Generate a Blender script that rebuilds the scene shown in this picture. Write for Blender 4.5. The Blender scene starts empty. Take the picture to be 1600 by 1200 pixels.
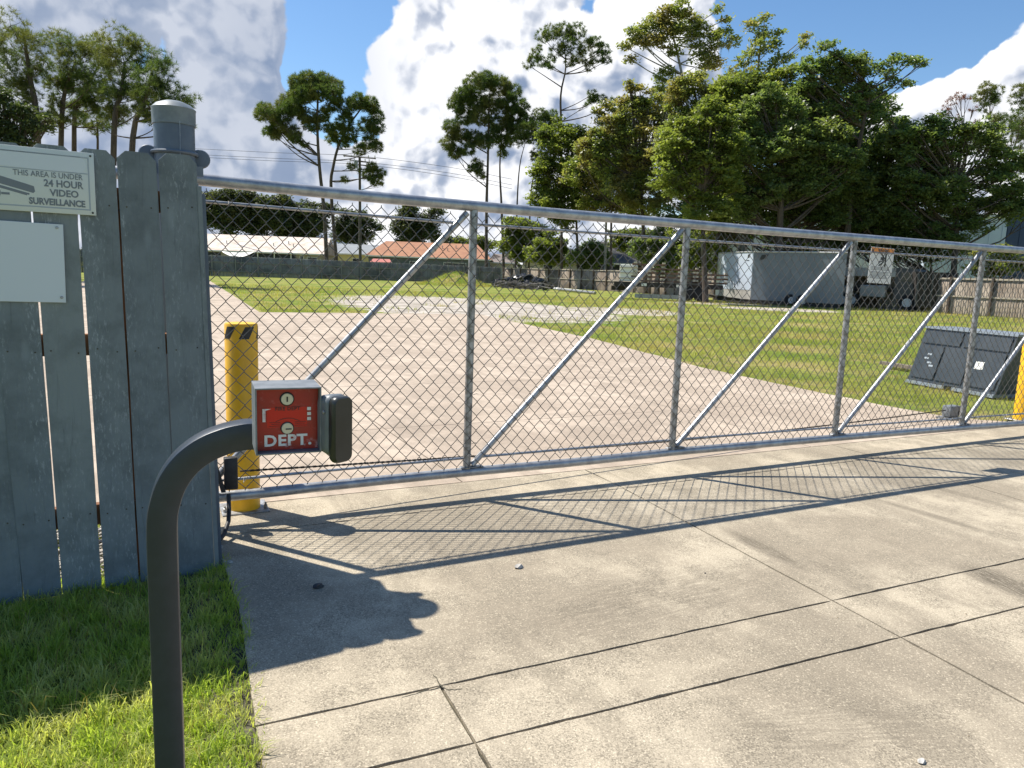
import bpy, bmesh, math, random
import numpy as np
from mathutils import Vector, Matrix
random.seed(7); RNG = np.random.default_rng(11)
S = bpy.context.scene
COL = S.collection
R = math.radians

# ------------------------------------------------------------------ camera
CAM_H = 1.4; FPX = 1150.3; PITCH = .1488; ROLL = .0372; YAW = .470
fw = Vector((math.sin(YAW)*math.cos(PITCH), math.cos(YAW)*math.cos(PITCH), -math.sin(PITCH)))
rt0 = Vector((math.cos(YAW), -math.sin(YAW), 0)); up0 = rt0.cross(fw)
RT = math.cos(ROLL)*rt0 + math.sin(ROLL)*up0
UP = -math.sin(ROLL)*rt0 + math.cos(ROLL)*up0
CAMP = Vector((0, 0, CAM_H))
U = Vector((math.cos(YAW), -math.sin(YAW), 0)); F = Vector((math.sin(YAW), math.cos(YAW), 0)); Z = Vector((0, 0, 1))
cd = bpy.data.cameras.new('camera'); cam = bpy.data.objects.new('camera', cd); COL.objects.link(cam)
cam.matrix_world = Matrix(((RT.x, UP.x, -fw.x, 0), (RT.y, UP.y, -fw.y, 0), (RT.z, UP.z, -fw.z, CAM_H), (0, 0, 0, 1)))
cd.sensor_width = 36; cd.lens = 36*FPX/1600; cd.clip_end = 3000; cd.clip_start = .05
S.camera = cam
S.cycles.max_bounces = 5; S.cycles.diffuse_bounces = 3; S.cycles.glossy_bounces = 3; S.cycles.transmission_bounces = 3; S.cycles.transparent_max_bounces = 4
def ray(px, py): return (fw*FPX + RT*(px-800) - UP*(py-600))
def G(px, py, z=0.0):                    # photograph pixel -> point on a level
    d = ray(px, py); return CAMP + d*((z-CAM_H)/d.z)
def A(px, py, dist):                     # photograph pixel -> point at a distance ahead
    d = ray(px, py); return CAMP + d*(dist/d.dot(F))
def V(px, py, y):                        # photograph pixel -> point on a plane parallel to the gate
    d = ray(px, py); return CAMP + d*(y/d.y)
def depth(p): return p.dot(F)

# ------------------------------------------------------------------ sun, sky
SUN = Vector((-.3949, .5246, 1)).normalized()
sl = bpy.data.lights.new('sun', 'SUN'); sl.energy = 5.0; sl.angle = R(.53); sl.color = (1, .95, .86)
so = bpy.data.objects.new('sun', sl); COL.objects.link(so)
so.rotation_euler = SUN.to_track_quat('Z', 'Y').to_euler(); so.location = (-10, 10, 30)
W = bpy.data.worlds.new('World'); S.world = W; W.use_nodes = True
S.view_settings.view_transform = 'Standard'; S.view_settings.look = 'None'
S.view_settings.exposure = 0.56; S.view_settings.gamma = 1; S.view_settings.use_curve_mapping = False
SKY_STRENGTH = .105; CLOUD_STRENGTH = .63
nt = W.node_tree; nt.nodes.clear()
class NT:
    """small helper for node trees"""
    def __init__(s, nt): s.nt = nt
    def n(s, t, **k):
        nd = s.nt.nodes.new(t)
        for a, b in k.items(): setattr(nd, a, b)
        return nd
    def put(s, sock, v):
        if isinstance(v, bpy.types.NodeSocket): s.nt.links.new(v, sock)
        elif v is not None: sock.default_value = v
    def math(s, op, a, b=None, c=None, clamp=False):
        nd = s.n('ShaderNodeMath', operation=op, use_clamp=clamp)
        s.put(nd.inputs[0], a); s.put(nd.inputs[1], b)
        if c is not None: s.put(nd.inputs[2], c)
        return nd.outputs[0]
    def vec(s, op, a, b=None, out=0, scale=None):
        nd = s.n('ShaderNodeVectorMath', operation=op)
        s.put(nd.inputs[0], a)
        if b is not None: s.put(nd.inputs[1], b)
        if scale is not None: s.put(nd.inputs['Scale'], scale)
        return nd.outputs[out]
    def noise(s, vec, scale, detail=4, rough=.55, dist=0, out='Fac'):
        nd = s.n('ShaderNodeTexNoise'); s.put(nd.inputs['Vector'], vec)
        nd.inputs['Scale'].default_value = scale; nd.inputs['Detail'].default_value = detail
        nd.inputs['Roughness'].default_value = rough; nd.inputs['Distortion'].default_value = dist
        return nd.outputs[out]
    def mr(s, v, a, b, c=0, d=1, smooth=True):
        nd = s.n('ShaderNodeMapRange', interpolation_type='SMOOTHSTEP' if smooth else 'LINEAR')
        for i, x in enumerate((v, a, b, c, d)): s.put(nd.inputs[i], x)
        return nd.outputs[0]
    def mix(s, f, a, b, blend='MIX'):
        nd = s.n('ShaderNodeMix', data_type='RGBA', blend_type=blend)
        s.put(nd.inputs[0], f)
        for i, x in ((6, a), (7, b)):
            if isinstance(x, tuple): x = tuple(x)+(1,) if len(x) == 3 else x
            s.put(nd.inputs[i], x)
        return nd.outputs[2]
w = NT(nt)
geo = w.n('ShaderNodeTexCoord'); DIR = w.vec('NORMALIZE', geo.outputs['Generated'])
sky = w.n('ShaderNodeTexSky', sky_type='NISHITA', sun_disc=False, sun_elevation=math.asin(SUN.z),
          sun_rotation=math.atan2(SUN.x, SUN.y), altitude=10, air_density=1.0, dust_density=.3, ozone_density=2.5)
def dirpx(px, py): return tuple(ray(px, py).normalized())
# cumulus banks: (pixel x, pixel y, radius, weight); the sky outside the frame is filled by the broad noise
BLOBS = [(240,110,150,.9),(300,90,140,.6),(30,120,120,.6),(180,10,120,.5),(250,60,210,.9),(60,40,200,.8),(330,200,150,.8),(-150,150,320,.8),(130,250,200,.7),(330,20,100,.5),(380,180,70,.45),(420,270,70,.5),(110,-160,260,.5),
         (690,90,120,.95),(820,60,170,.9),(700,230,130,.95),(960,60,150,.8),(660,300,110,.8),(860,220,170,.8),(560,300,90,.55),
         (450,330,110,.55),(1060,40,90,.45),(780,340,170,.7),(1000,-130,220,.6),(740,-80,160,.6),
         (1500,170,120,.75),(1620,160,150,.8),(1430,190,70,.5),(1560,260,200,.8),(1750,220,200,.7),(1080,250,120,.4),(1300,330,200,.6),(1560,420,200,.6),(200,420,260,.6),(600,400,300,.45)]
HOLES = [(500,60,82,1.15),(490,160,62,1.0),(455,110,40,.5),(575,200,42,.7),(1000,160,50,.5),(1330,30,160,1.),(1550,30,130,1.),(1200,10,90,.8),(600,20,40,.6),(110,22,22,.45),(1440,90,60,.5)]
def density(vec):
    acc = None
    for lst, sgn in ((BLOBS, 1), (HOLES, -1)):
        for (x, y, r, wt) in lst:
            d = w.vec('DISTANCE', vec, dirpx(x, y), out='Value')
            m = w.mr(d, r*1.55/1150, 0, 0, sgn*wt)
            acc = m if acc is None else w.math('ADD', acc, m)
    acc = w.math('MULTIPLY', w.math('MINIMUM', acc, 1.1), 1.4)
    n1 = w.noise(vec, 5.5, 6, .60)
    wn = w.n('ShaderNodeTexNoise'); w.put(wn.inputs['Vector'], vec); wn.inputs['Scale'].default_value = 9; wn.inputs['Detail'].default_value = 4
    wv = w.vec('ADD', vec, w.vec('SCALE', w.vec('SUBTRACT', wn.outputs['Color'], (.5, .5, .5)), scale=.09))
    puffs = None
    for sc_, am in ((9, .85), (22, .5), (52, .28)):      # cauliflower heads at three sizes
        vo = w.n('ShaderNodeTexVoronoi', feature='F1'); w.put(vo.inputs['Vector'], wv); vo.inputs['Scale'].default_value = sc_
        q = w.math('MULTIPLY_ADD', vo.outputs['Distance'], -am*1.5, am*.62)
        puffs = q if puffs is None else w.math('ADD', puffs, q)
    n2 = w.noise(vec, 30, 5, .62)
    n3 = w.noise(vec, 2.2, 3, .5)
    v = w.math('ADD', puffs, w.math('MULTIPLY_ADD', n1, 1.4, -.70))
    v = w.math('ADD', v, w.math('MULTIPLY_ADD', n2, .5, -.25))
    # beyond the frame: ordinary scattered cumulus
    dd = w.vec('DISTANCE', vec, tuple(fw), out='Value')
    out = w.mr(dd, .8, 1.2)
    bg = w.math('MULTIPLY_ADD', n3, 3.0, -1.75)
    base = w.math('ADD', w.math('MULTIPLY', acc, w.math('SUBTRACT', 1, out)), w.math('MULTIPLY', bg, out))
    return w.math('ADD', base, v)
d0 = density(DIR)
tang = (SUN - Vector(fw)*SUN.dot(fw)).normalized()
d1 = density(w.vec('ADD', DIR, tuple(tang*.022)))
cov = w.mr(d0, .30, .52)
rim = w.math('SUBTRACT', d0, d1)                     # >0 : faces the sun
litv = w.mr(rim, -.42, .32)
thick = w.mr(d0, .55, 1.25)
lit = w.math('SUBTRACT', w.math('MULTIPLY_ADD', litv, .85, .32), w.math('MULTIPLY', thick, .30), clamp=True)
leftgrey = w.mr(w.vec('DISTANCE', DIR, dirpx(270, 130), out='Value'), .34, .12)   # the heavy cloud bank is a grey one
soft = w.noise(w.vec('ADD', DIR, (3.1, .7, 0)), 7, 4, .5)
lit = w.math('ADD', lit, w.math('MULTIPLY_ADD', soft, .7, -.28), clamp=True)
lit = w.math('MULTIPLY', lit, w.math('MULTIPLY_ADD', leftgrey, -.60, 1))
ccol = w.mix(lit, (.27, .36, .54), (1.28, 1.28, 1.30))
b1 = w.n('ShaderNodeBackground'); 
hs = w.n('ShaderNodeHueSaturation'); hs.inputs['Saturation'].default_value = 1.16; nt.links.new(sky.outputs[0], hs.inputs['Color'])
nt.links.new(hs.outputs[0], b1.inputs[0]); b1.inputs[1].default_value = SKY_STRENGTH
b2 = w.n('ShaderNodeBackground'); nt.links.new(ccol, b2.inputs[0]); b2.inputs[1].default_value = CLOUD_STRENGTH
mx = w.n('ShaderNodeMixShader'); nt.links.new(cov, mx.inputs[0]); nt.links.new(b1.outputs[0], mx.inputs[1]); nt.links.new(b2.outputs[0], mx.inputs[2])
wo = w.n('ShaderNodeOutputWorld'); nt.links.new(mx.outputs[0], wo.inputs[0])
W.cycles.sampling_method = 'MANUAL'; W.cycles.sample_map_resolution = 512

# ------------------------------------------------------------------ helpers
def tag(o, label=None, cat=None, group=None, kind=None):
    if label: o['label'] = label
    if cat: o['category'] = cat
    if group: o['group'] = group
    if kind: o['kind'] = kind
    return o
ORG = {}
def empty(name, loc, label=None, cat=None, group=None, kind=None):
    o = bpy.data.objects.new(name, None); COL.objects.link(o); o.location = loc; o.empty_display_size = .2
    ORG[o.name] = Vector(loc); return tag(o, label, cat, group, kind)
def smooth_angle(me, ang=40):
    me.polygons.foreach_set('use_smooth', [True]*len(me.polygons))
    try: me.set_sharp_from_angle(angle=R(ang))
    except Exception: pass
class MB:
    def __init__(s): s.bm = bmesh.new()
    def _xf(s, vs, M):
        if M is not None: bmesh.ops.transform(s.bm, matrix=M, verts=vs)
    def box(s, c, size, M=None, bev=0, seg=1):
        r = bmesh.ops.create_cube(s.bm, size=1); vs = r['verts']
        for v in vs: v.co = Vector((v.co.x*size[0]+c[0], v.co.y*size[1]+c[1], v.co.z*size[2]+c[2]))
        if bev > 0:
            es = list({e for v in vs for e in v.link_edges})
            r2 = bmesh.ops.bevel(s.bm, geom=es, offset=bev, segments=seg, affect='EDGES', profile=.5)
            vs = list({v for f in r2['faces'] for v in f.verts} | {v for v in vs if v.is_valid})
            # all verts of the island
            seen = set(vs); st = list(vs)
            while st:
                v = st.pop()
                for e in v.link_edges:
                    o = e.other_vert(v)
                    if o not in seen: seen.add(o); st.append(o)
            vs = list(seen)
        s._xf(vs, M); return vs
    def hexa(s, p):       # 8 points: bottom 4 ccw, top 4 ccw
        v = [s.bm.verts.new(q) for q in p]
        for f in ((3,2,1,0),(4,5,6,7),(0,1,5,4),(1,2,6,5),(2,3,7,6),(3,0,4,7)): s.bm.faces.new([v[i] for i in f])
    def face(s, pts): return s.bm.faces.new([s.bm.verts.new(p) for p in pts])
    def prism(s, poly, z0, z1, M=None):     # poly in xy, extruded in z
        b = [s.bm.verts.new((x, y, z0)) for x, y in poly]; t = [s.bm.verts.new((x, y, z1)) for x, y in poly]
        n = len(poly); s.bm.faces.new(t); s.bm.faces.new(b[::-1])
        for i in range(n): s.bm.faces.new((b[i], b[(i+1) % n], t[(i+1) % n], t[i]))
        s._xf(b+t, M)
    def tube(s, pts, r, n=8, cap=True, M=None, ell=None):
        pts = [Vector(p) for p in pts]; k = len(pts)
        rs = r if isinstance(r, (list, tuple)) else [r]*k
        ref = None; rings = []
        for i, p in enumerate(pts):
            t = (pts[min(i+1, k-1)]-pts[max(i-1, 0)]).normalized()
            if ref is None: ref = t.orthogonal().normalized()
            ref = (ref - t*ref.dot(t)).normalized(); b = t.cross(ref)
            rings.append([s.bm.verts.new(p+(ref*math.cos(a)+b*math.sin(a))*rs[i]) for a in [2*math.pi*j/n for j in range(n)]])
        for a, b in zip(rings, rings[1:]):
            for j in range(n): s.bm.faces.new((a[j], a[(j+1) % n], b[(j+1) % n], b[j]))
        if cap:
            s.bm.faces.new(rings[0][::-1]); s.bm.faces.new(rings[-1])
        s._xf([v for q in rings for v in q], M)
    def lathe(s, prof, c, n=32, M=None):
        c = Vector(c); rings = []
        for (r, z) in prof:
            rings.append([s.bm.verts.new(c+Vector((r*math.cos(2*math.pi*j/n), r*math.sin(2*math.pi*j/n), z))) for j in range(n)])
        for a, b in zip(rings, rings[1:]):
            for j in range(n): s.bm.faces.new((a[j], a[(j+1) % n], b[(j+1) % n], b[j]))
        s.bm.faces.new(rings[0][::-1]); s.bm.faces.new(rings[-1])
        s._xf([v for q in rings for v in q], M)
    def build(s, name, mat, parent=None, smooth=True, ang=40, **tg):
        org = ORG.get(parent.name, Vector((0, 0, 0))) if parent else Vector((0, 0, 0))
        if org.length: bmesh.ops.translate(s.bm, vec=-org, verts=s.bm.verts)
        bmesh.ops.recalc_face_normals(s.bm, faces=s.bm.faces)
        me = bpy.data.meshes.new(name); s.bm.to_mesh(me); s.bm.free()
        if smooth: smooth_angle(me, ang)
        me.materials.append(mat)
        o = bpy.data.objects.new(name, me); COL.objects.link(o)
        if parent: o.parent = parent; ORG[o.name] = org
        else: ORG[o.name] = Vector((0, 0, 0))
        return tag(o, **tg)
def npmesh(name, verts, faces, mat, parent=None, **tg):   # verts (n,3), faces (m,3|4)
    org = ORG.get(parent.name, Vector((0, 0, 0))) if parent else Vector((0, 0, 0))
    verts = np.asarray(verts, dtype=np.float32)-np.array(org, dtype=np.float32)
    faces = np.asarray(faces, dtype=np.int32); m, k = faces.shape
    me = bpy.data.meshes.new(name)
    me.vertices.add(len(verts)); me.vertices.foreach_set('co', verts.ravel())
    me.loops.add(m*k); me.loops.foreach_set('vertex_index', faces.ravel())
    me.polygons.add(m); me.polygons.foreach_set('loop_start', np.arange(0, m*k, k, dtype=np.int32))
    try: me.polygons.foreach_set('loop_total', np.full(m, k, dtype=np.int32))
    except Exception: pass
    me.update(); me.validate()
    me.materials.append(mat)
    o = bpy.data.objects.new(name, me); COL.objects.link(o)
    if parent: o.parent = parent; ORG[o.name] = org
    return tag(o, **tg)
def frame(o, ax, ay=None, az=Z):
    ax = Vector(ax).normalized(); az = Vector(az).normalized()
    ay = az.cross(ax).normalized() if ay is None else Vector(ay)
    return Matrix(((ax.x, ay.x, az.x, o[0]), (ax.y, ay.y, az.y, o[1]), (ax.z, ay.z, az.z, o[2]), (0, 0, 0, 1)))
def text_mesh(txt, size, M, name, mat, parent, align='LEFT', bold=0., depth=.0004, width=1., spacing=1.):
    cu = bpy.data.curves.new('t', 'FONT'); cu.body = txt; cu.size = size; cu.align_x = align; cu.offset = bold; cu.extrude = depth
    cu.space_character = spacing; cu.resolution_u = 3
    ob = bpy.data.objects.new('t', cu); COL.objects.link(ob)
    me = bpy.data.meshes.new_from_object(ob); bpy.data.objects.remove(ob)
    me.transform(Matrix.Diagonal((width, 1, 1, 1))); me.transform(M)
    org = ORG.get(parent.name, Vector()); me.transform(Matrix.Translation(-org))
    me.name = name; me.materials.clear(); me.materials.append(mat)
    o = bpy.data.objects.new(name, me); COL.objects.link(o); o.parent = parent; ORG[o.name] = org
    return o

# ------------------------------------------------------------------ materials
def mat(name, col, rough=.6, metal=0, spec=.5):
    m = bpy.data.materials.new(name); m.use_nodes = True
    b = m.node_tree.nodes['Principled BSDF']; b.inputs['Base Color'].default_value = tuple(col)+(1,)
    b.inputs['Roughness'].default_value = rough; b.inputs['Metallic'].default_value = metal
    b.inputs['Specular IOR Level'].default_value = spec
    return m
def nodes(m): return NT(m.node_tree), m.node_tree.nodes['Principled BSDF']
def bump(n, b, h, dist=.002, strength=.6):
    bp = n.n('ShaderNodeBump'); bp.inputs['Distance'].default_value = dist; bp.inputs['Strength'].default_value = strength
    n.put(bp.inputs['Height'], h); n.put(b.inputs['Normal'], bp.outputs[0])
def coords(n, which='Object'): return n.n('ShaderNodeTexCoord').outputs[which]
def vary(name, c1, c2, scale=5, rough=.6, metal=0, detail=6, stretch=(1, 1, 1), bumpd=0, bscale=40, spec=.5, lo=.35, hi=.65):
    m = mat(name, c1, rough, metal, spec); n, b = nodes(m); co = coords(n)
    mp = n.n('ShaderNodeMapping'); n.put(mp.inputs[0], co); mp.inputs['Scale'].default_value = stretch
    f = n.mr(n.noise(mp.outputs[0], scale, detail, .6), lo, hi)
    n.put(b.inputs['Base Color'], n.mix(f, c1, c2))
    if bumpd: bump(n, b, n.noise(mp.outputs[0], bscale, 5, .6), bumpd)
    return m
M = {}
# concrete --------------------------------------------------------------
def concrete(name, base, dark, marks=(), grain=1.):
    m = mat(name, base, .93, 0, .2); n, b = nodes(m); g = n.n('ShaderNodeNewGeometry'); co = g.outputs['Position']
    big = n.noise(co, .9, 6, .62, .3); mid = n.noise(co, 4.5, 6, .65); fine = n.noise(co, 160, 3, .7); grit = n.noise(co, 420, 2, .8)
    c = n.mix(n.mr(big, .40, .58), base, dark)
    sm = n.n('ShaderNodeMapping'); n.put(sm.inputs[0], co); sm.inputs['Scale'].default_value = (2.6, .45, 1); sm.inputs['Rotation'].default_value = (0, 0, .25)
    c = n.mix(n.math('MULTIPLY', n.mr(n.noise(sm.outputs[0], 1.6, 7, .66), .48, .66), .55), c, tuple(x*.72 for x in dark))
    c = n.mix(n.math('MULTIPLY', n.mr(mid, .42, .66), .55), c, tuple(x*.62 for x in base))
    # exposed aggregate: pale and dark grains
    vo = n.n('ShaderNodeTexVoronoi'); n.put(vo.inputs['Vector'], co); vo.inputs['Scale'].default_value = 210
    cell = n.n('ShaderNodeSeparateColor'); n.put(cell.inputs[0], vo.outputs['Color'])
    c = n.mix(n.math('MULTIPLY', n.mr(cell.outputs[0], .82, .94), .30*grain), c, tuple(min(1, x*1.9) for x in base))
    c = n.mix(n.math('MULTIPLY', n.mr(cell.outputs[1], .62, .74), n.math('MULTIPLY_ADD', n.mr(mid, .38, .62), .55*grain, .25*grain)), c, tuple(x*.38 for x in base))
    c = n.mix(n.math('MULTIPLY', n.mr(fine, .40, .66), .38), c, tuple(x*.5 for x in dark))
    gr2 = n.mr(n.noise(co, 26, 8, .82), .50, .70); c = n.mix(n.math('MULTIPLY', gr2, n.math('MULTIPLY_ADD', n.mr(big, .40, .60), .40, .12)), c, tuple(x*.55 for x in dark))
    # tyre marks: streaked stains on the slabs
    for (x, y, rx, ry, ang, amt) in marks:
        mp = n.n('ShaderNodeMapping', vector_type='TEXTURE'); n.put(mp.inputs[0], co)
        mp.inputs['Location'].default_value = (x, y, 0); mp.inputs['Rotation'].default_value = (0, 0, ang); mp.inputs['Scale'].default_value = (rx, ry, 1)
        l = n.vec('LENGTH', n.vec('MULTIPLY', mp.outputs[0], (1, 1, 0)), out='Value')
        st = n.n('ShaderNodeMapping'); n.put(st.inputs[0], mp.outputs[0]); st.inputs['Scale'].default_value = (1.2, 5, 1)
        k = n.math('MULTIPLY', n.mr(l, 1, .25), n.mr(n.noise(st.outputs[0], 3.2, 7, .82), .38, .56))
        c = n.mix(n.math('MULTIPLY', k, amt), c, tuple(x*.26 for x in dark))
    n.put(b.inputs['Base Color'], c)
    h = n.math('ADD', n.math('MULTIPLY', fine, .6), n.math('MULTIPLY', grit, .4))
    bump(n, b, h, .0035, .8); return m
def gm(p, q, wd, amt):      # a mark running from pixel p to pixel q, half width wd metres
    a, b_ = G(*p), G(*q); c = (a+b_)/2; d = b_-a
    return (c.x, c.y, d.length/2, wd, math.atan2(d.y, d.x), amt)
M['concrete'] = concrete('weathered_concrete', (.52, .445, .33), (.34, .287, .212),
    [gm((1110,815), (1290,905), .09, .75), (lambda t: t)(gm((1290,895), (1400,940), .1, .45)), gm((1480,870), (1680,960), .16, .85),
     gm((1300,760), (1640,860), .07, .5), gm((1380,740), (1680,820), .07, .45), gm((1230,850), (1420,930), .2, .3), gm((700,1010), (1250,880), .35, .35),
     gm((1000,1160), (1600,1120), .22, .35)])
M['concrete_yard'] = concrete('yard_concrete', (.56, .46, .36), (.44, .355, .275), [gm((560,640), (900,720), .5, .2), gm((800,690), (1150,640), .5, .2)], .25)
M['joint'] = vary('joint_dirt', (.035, .03, .022), (.10, .09, .06), 14, .95)
# foliage ---------------------------------------------------------------
def leaf_mat(name, c1, c2, c3=None, trans=.35, nscale=.6, rough=.5, spec=.3):
    m = mat(name, c1, rough, 0, spec); n, b = nodes(m)
    g = n.n('ShaderNodeNewGeometry')
    c = n.mix(g.outputs['Random Per Island'], c1, c2)
    co = coords(n)
    c = n.mix(n.mr(n.noise(co, nscale, 3), .42, .62), c, c3 or tuple(x*.7 for x in c1))
    n.put(b.inputs['Base Color'], c)
    tr = n.n('ShaderNodeBsdfTranslucent'); n.put(tr.inputs[0], n.mix(1.0, c, (1.6, 1.7, .8), 'MULTIPLY'))
    mxs = n.n('ShaderNodeMixShader'); mxs.inputs[0].default_value = trans
    out = m.node_tree.nodes['Material Output']
    m.node_tree.links.new(b.outputs[0], mxs.inputs[1]); m.node_tree.links.new(tr.outputs[0], mxs.inputs[2]); m.node_tree.links.new(mxs.outputs[0], out.inputs[0])
    return m
M['lawn'] = leaf_mat('lawn_grass', (.23, .32, .045), (.42, .48, .11), (.50, .50, .19), .5, 5)
M['dry_blade'] = leaf_mat('dry_grass', (.32, .25, .10), (.22, .2, .08), None, .3, 5)
M['field'] = leaf_mat('field_grass', (.20, .245, .04), (.35, .35, .085), (.42, .33, .14), .4, .45)
M['pine'] = leaf_mat('pine_needles', (.050, .088, .030), (.12, .16, .050), (.15, .155, .055), .42, .35)
M['oak'] = leaf_mat('oak_leaves', (.075, .12, .045), (.20, .25, .105), (.16, .19, .075), .54, .5, .42, .6)
M['sycamore'] = leaf_mat('sycamore_leaves', (.13, .17, .05), (.27, .29, .10), (.25, .21, .09), .5, .4, .42, .5)
M['shrub'] = leaf_mat('bright_leaves', (.14, .18, .045), (.29, .31, .09), (.11, .14, .04), .5, .5)
M['farwood'] = leaf_mat('far_leaves', (.045, .07, .03), (.10, .125, .05), (.10, .11, .05), .3, .15)
M['deadneedles'] = leaf_mat('rust_needles', (.24, .08, .04), (.16, .07, .045), None, .3, .4)
M['moss'] = leaf_mat('hanging_moss', (.22, .22, .18), (.15, .16, .12), None, .3, .4)
M['bark'] = vary('pine_bark', (.055, .042, .033), (.12, .09, .07), 3, .95, stretch=(3, 3, .5), bumpd=.05, bscale=6)
M['pale_bark'] = vary('pale_bark', (.16, .15, .12), (.33, .31, .27), 2, .9, stretch=(2, 2, .7), bumpd=.03, bscale=6)
# fence boards ----------------------------------------------------------
def board_mat(name, base, worn, dirt, seed=0):
    m = mat(name, base, .8, 0, .25); n, b = nodes(m); co = coords(n)
    oi = n.n('ShaderNodeObjectInfo'); off = n.vec('SCALE', (3.1, 7.7, 1.3), scale=n.math('MULTIPLY', oi.outputs['Random'], 20))
    v = n.vec('ADD', co, off)
    mp = n.n('ShaderNodeMapping'); n.put(mp.inputs[0], v); mp.inputs['Scale'].default_value = (1, 1, .09)
    gr = n.noise(mp.outputs[0], 55, 8, .68, .6); blot = n.noise(v, 7, 6, .62); ms = n.n('ShaderNodeMapping'); n.put(ms.inputs[0], v); ms.inputs['Scale'].default_value = (1, 1, .28); fl = n.noise(ms.outputs[0], 110, 5, .75)
    c = n.mix(n.mr(blot, .40, .70), base, tuple(x*.72 for x in base))
    wearmask = n.math('MULTIPLY', n.mr(fl, .52, .66), n.mr(n.noise(mp.outputs[0], 9, 3, .5), .42, .62))
    c = n.mix(n.math('MULTIPLY', wearmask, .6), c, worn)
    c = n.mix(n.math('MULTIPLY', n.mr(gr, .55, .78), .45), c, dirt)
    vz = n.n('ShaderNodeTexVoronoi'); mp2 = n.n('ShaderNodeMapping'); n.put(mp2.inputs[0], v); mp2.inputs['Scale'].default_value = (7, 7, 2.4); n.put(vz.inputs['Vector'], mp2.outputs[0]); vz.inputs['Scale'].default_value = 1
    kn = n.mr(vz.outputs['Distance'], .16, .04)
    c = n.mix(n.math('MULTIPLY', kn, .5), c, tuple(x*1.4 for x in base))
    c = n.mix(1.0, c, n.mix(oi.outputs['Random'], (.84, .86, .9), (1.16, 1.14, 1.1)), 'MULTIPLY')
    n.put(b.inputs['Base Color'], c)
    h = n.math('SUBTRACT', n.math('ADD', gr, n.math('MULTIPLY', fl, .3)), n.math('MULTIPLY', kn, .4))
    bump(n, b, h, .004, .7); return m
M['board'] = board_mat('grey_painted_board', (.20, .228, .238), (.42, .45, .46), (.055, .065, .075))
M['board_edge'] = board_mat('bare_cedar', (.26, .12, .06), (.2, .1, .06), (.08, .04, .03))
M['post_paint'] = vary('grey_blue_paint', (.115, .145, .185), (.085, .11, .15), 6, .45, bumpd=.001)
M['cap_paint'] = vary('pale_grey_cap', (.19, .22, .235), (.13, .155, .175), 14, .5)
M['galv'] = vary('galvanised_steel', (.44, .45, .46), (.30, .31, .33), 18, .42, .6, stretch=(1, 1, 1), bumpd=.0006, bscale=60)
M['galv_old'] = vary('worn_galvanised', (.42, .43, .44), (.22, .21, .19), 26, .5, .7, bumpd=.0008, bscale=90)
M['wire'] = mat('mesh_wire', (.13, .125, .12), .40, .5)
M['black'] = vary('black_rubber', (.012, .012, .014), (.03, .03, .032), 20, .55)
M['chain'] = mat('oily_chain', (.03, .026, .022), .6, .5)
M['charcoal'] = vary('charcoal_powder_coat', (.014, .023, .036), (.019, .029, .044), 30, .40, 0, bumpd=.0004, bscale=500)
M['alu'] = vary('painted_grey_housing', (.21, .225, .235), (.15, .165, .175), 40, .5, .1)
M['yellow'] = vary('yellow_bollard_sleeve', (.90, .50, .015), (.82, .43, .012), 6, .38)
M['white_pl'] = mat('white_plastic', (.62, .66, .69), .5)
M['cream_pl'] = mat('cream_plastic', (.62, .65, .62), .5)
M['grey_print'] = mat('grey_print', (.18, .20, .22), .6)
M['light_print'] = mat('light_grey_print', (.36, .40, .44), .6)
M['stone'] = vary('pale_stone', (.5, .48, .44), (.35, .32, .28), 30, .9)

# ------------------------------------------------------------------ ground
def ground_material():
    m = mat('lot_ground', (.2, .22, .06), .95, 0, .1); n, b = nodes(m)
    g = n.n('ShaderNodeNewGeometry'); co = g.outputs['Position']
    def em(x, y, rx, ry, ang=0):
        mp = n.n('ShaderNodeMapping', vector_type='TEXTURE'); n.put(mp.inputs[0], co)
        mp.inputs['Location'].default_value = (x, y, 0); mp.inputs['Rotation'].default_value = (0, 0, ang); mp.inputs['Scale'].default_value = (rx, ry, 1)
        return n.mr(n.vec('LENGTH', n.vec('MULTIPLY', mp.outputs[0], (1, 1, 0)), out='Value'), 1.15, .35)
    green = n.mix(n.mr(n.noise(co, .35, 5, .6), .38, .62), (.15, .22, .03), (.31, .31, .07))
    green = n.mix(n.math('MULTIPLY', n.mr(n.noise(co, 5, 8, .82), .44, .62), .8), green, (.085, .12, .025))
    green = n.mix(n.math('MULTIPLY', n.mr(n.noise(co, .55, 6, .72), .48, .64), .85), green, (.37, .29, .13))
    sand = n.mix(n.mr(n.noise(co, 1.2, 7, .7), .35, .65), (.58, .52, .45), (.30, .26, .21))
    mask = None
    def ell(p, q, wd):
        a, c = G(*p), G(*q); mid = (a+c)/2; d = c-a
        return em(mid.x, mid.y, d.length/2, wd, math.atan2(d.y, d.x))
    for e in (ell((430,471), (960,481), 14.), ell((540,483), (780,487), 4.), ell((820,480), (1110,490), 4.5), ell((980,470), (1330,480), 3.2), ell((1085,479), (1345,487), 3.2)):
        mask = e if mask is None else n.math('MAXIMUM', mask, e)
    patch = n.mr(n.math('ADD', n.math('MULTIPLY', mask, 1.0), n.math('MULTIPLY_ADD', n.noise(co, 1.1, 7, .72), 1.2, -.6)), .50, .72)
    c = n.mix(patch, green, sand)
    mp = n.n('ShaderNodeMapping'); n.put(mp.inputs[0], co)
    n.put(b.inputs['Base Color'], c)
    bump(n, b, n.noise(co, 14, 8, .75), .06, .8)
    return m
M['ground'] = ground_material()
gb = MB(); gb.face([(-900, -300, -.02), (1400, -300, -.02), (1400, 1500, -.02), (-900, 1500, -.02)]); gb.build('ground', M['ground'], None, False, kind='structure')
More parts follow.
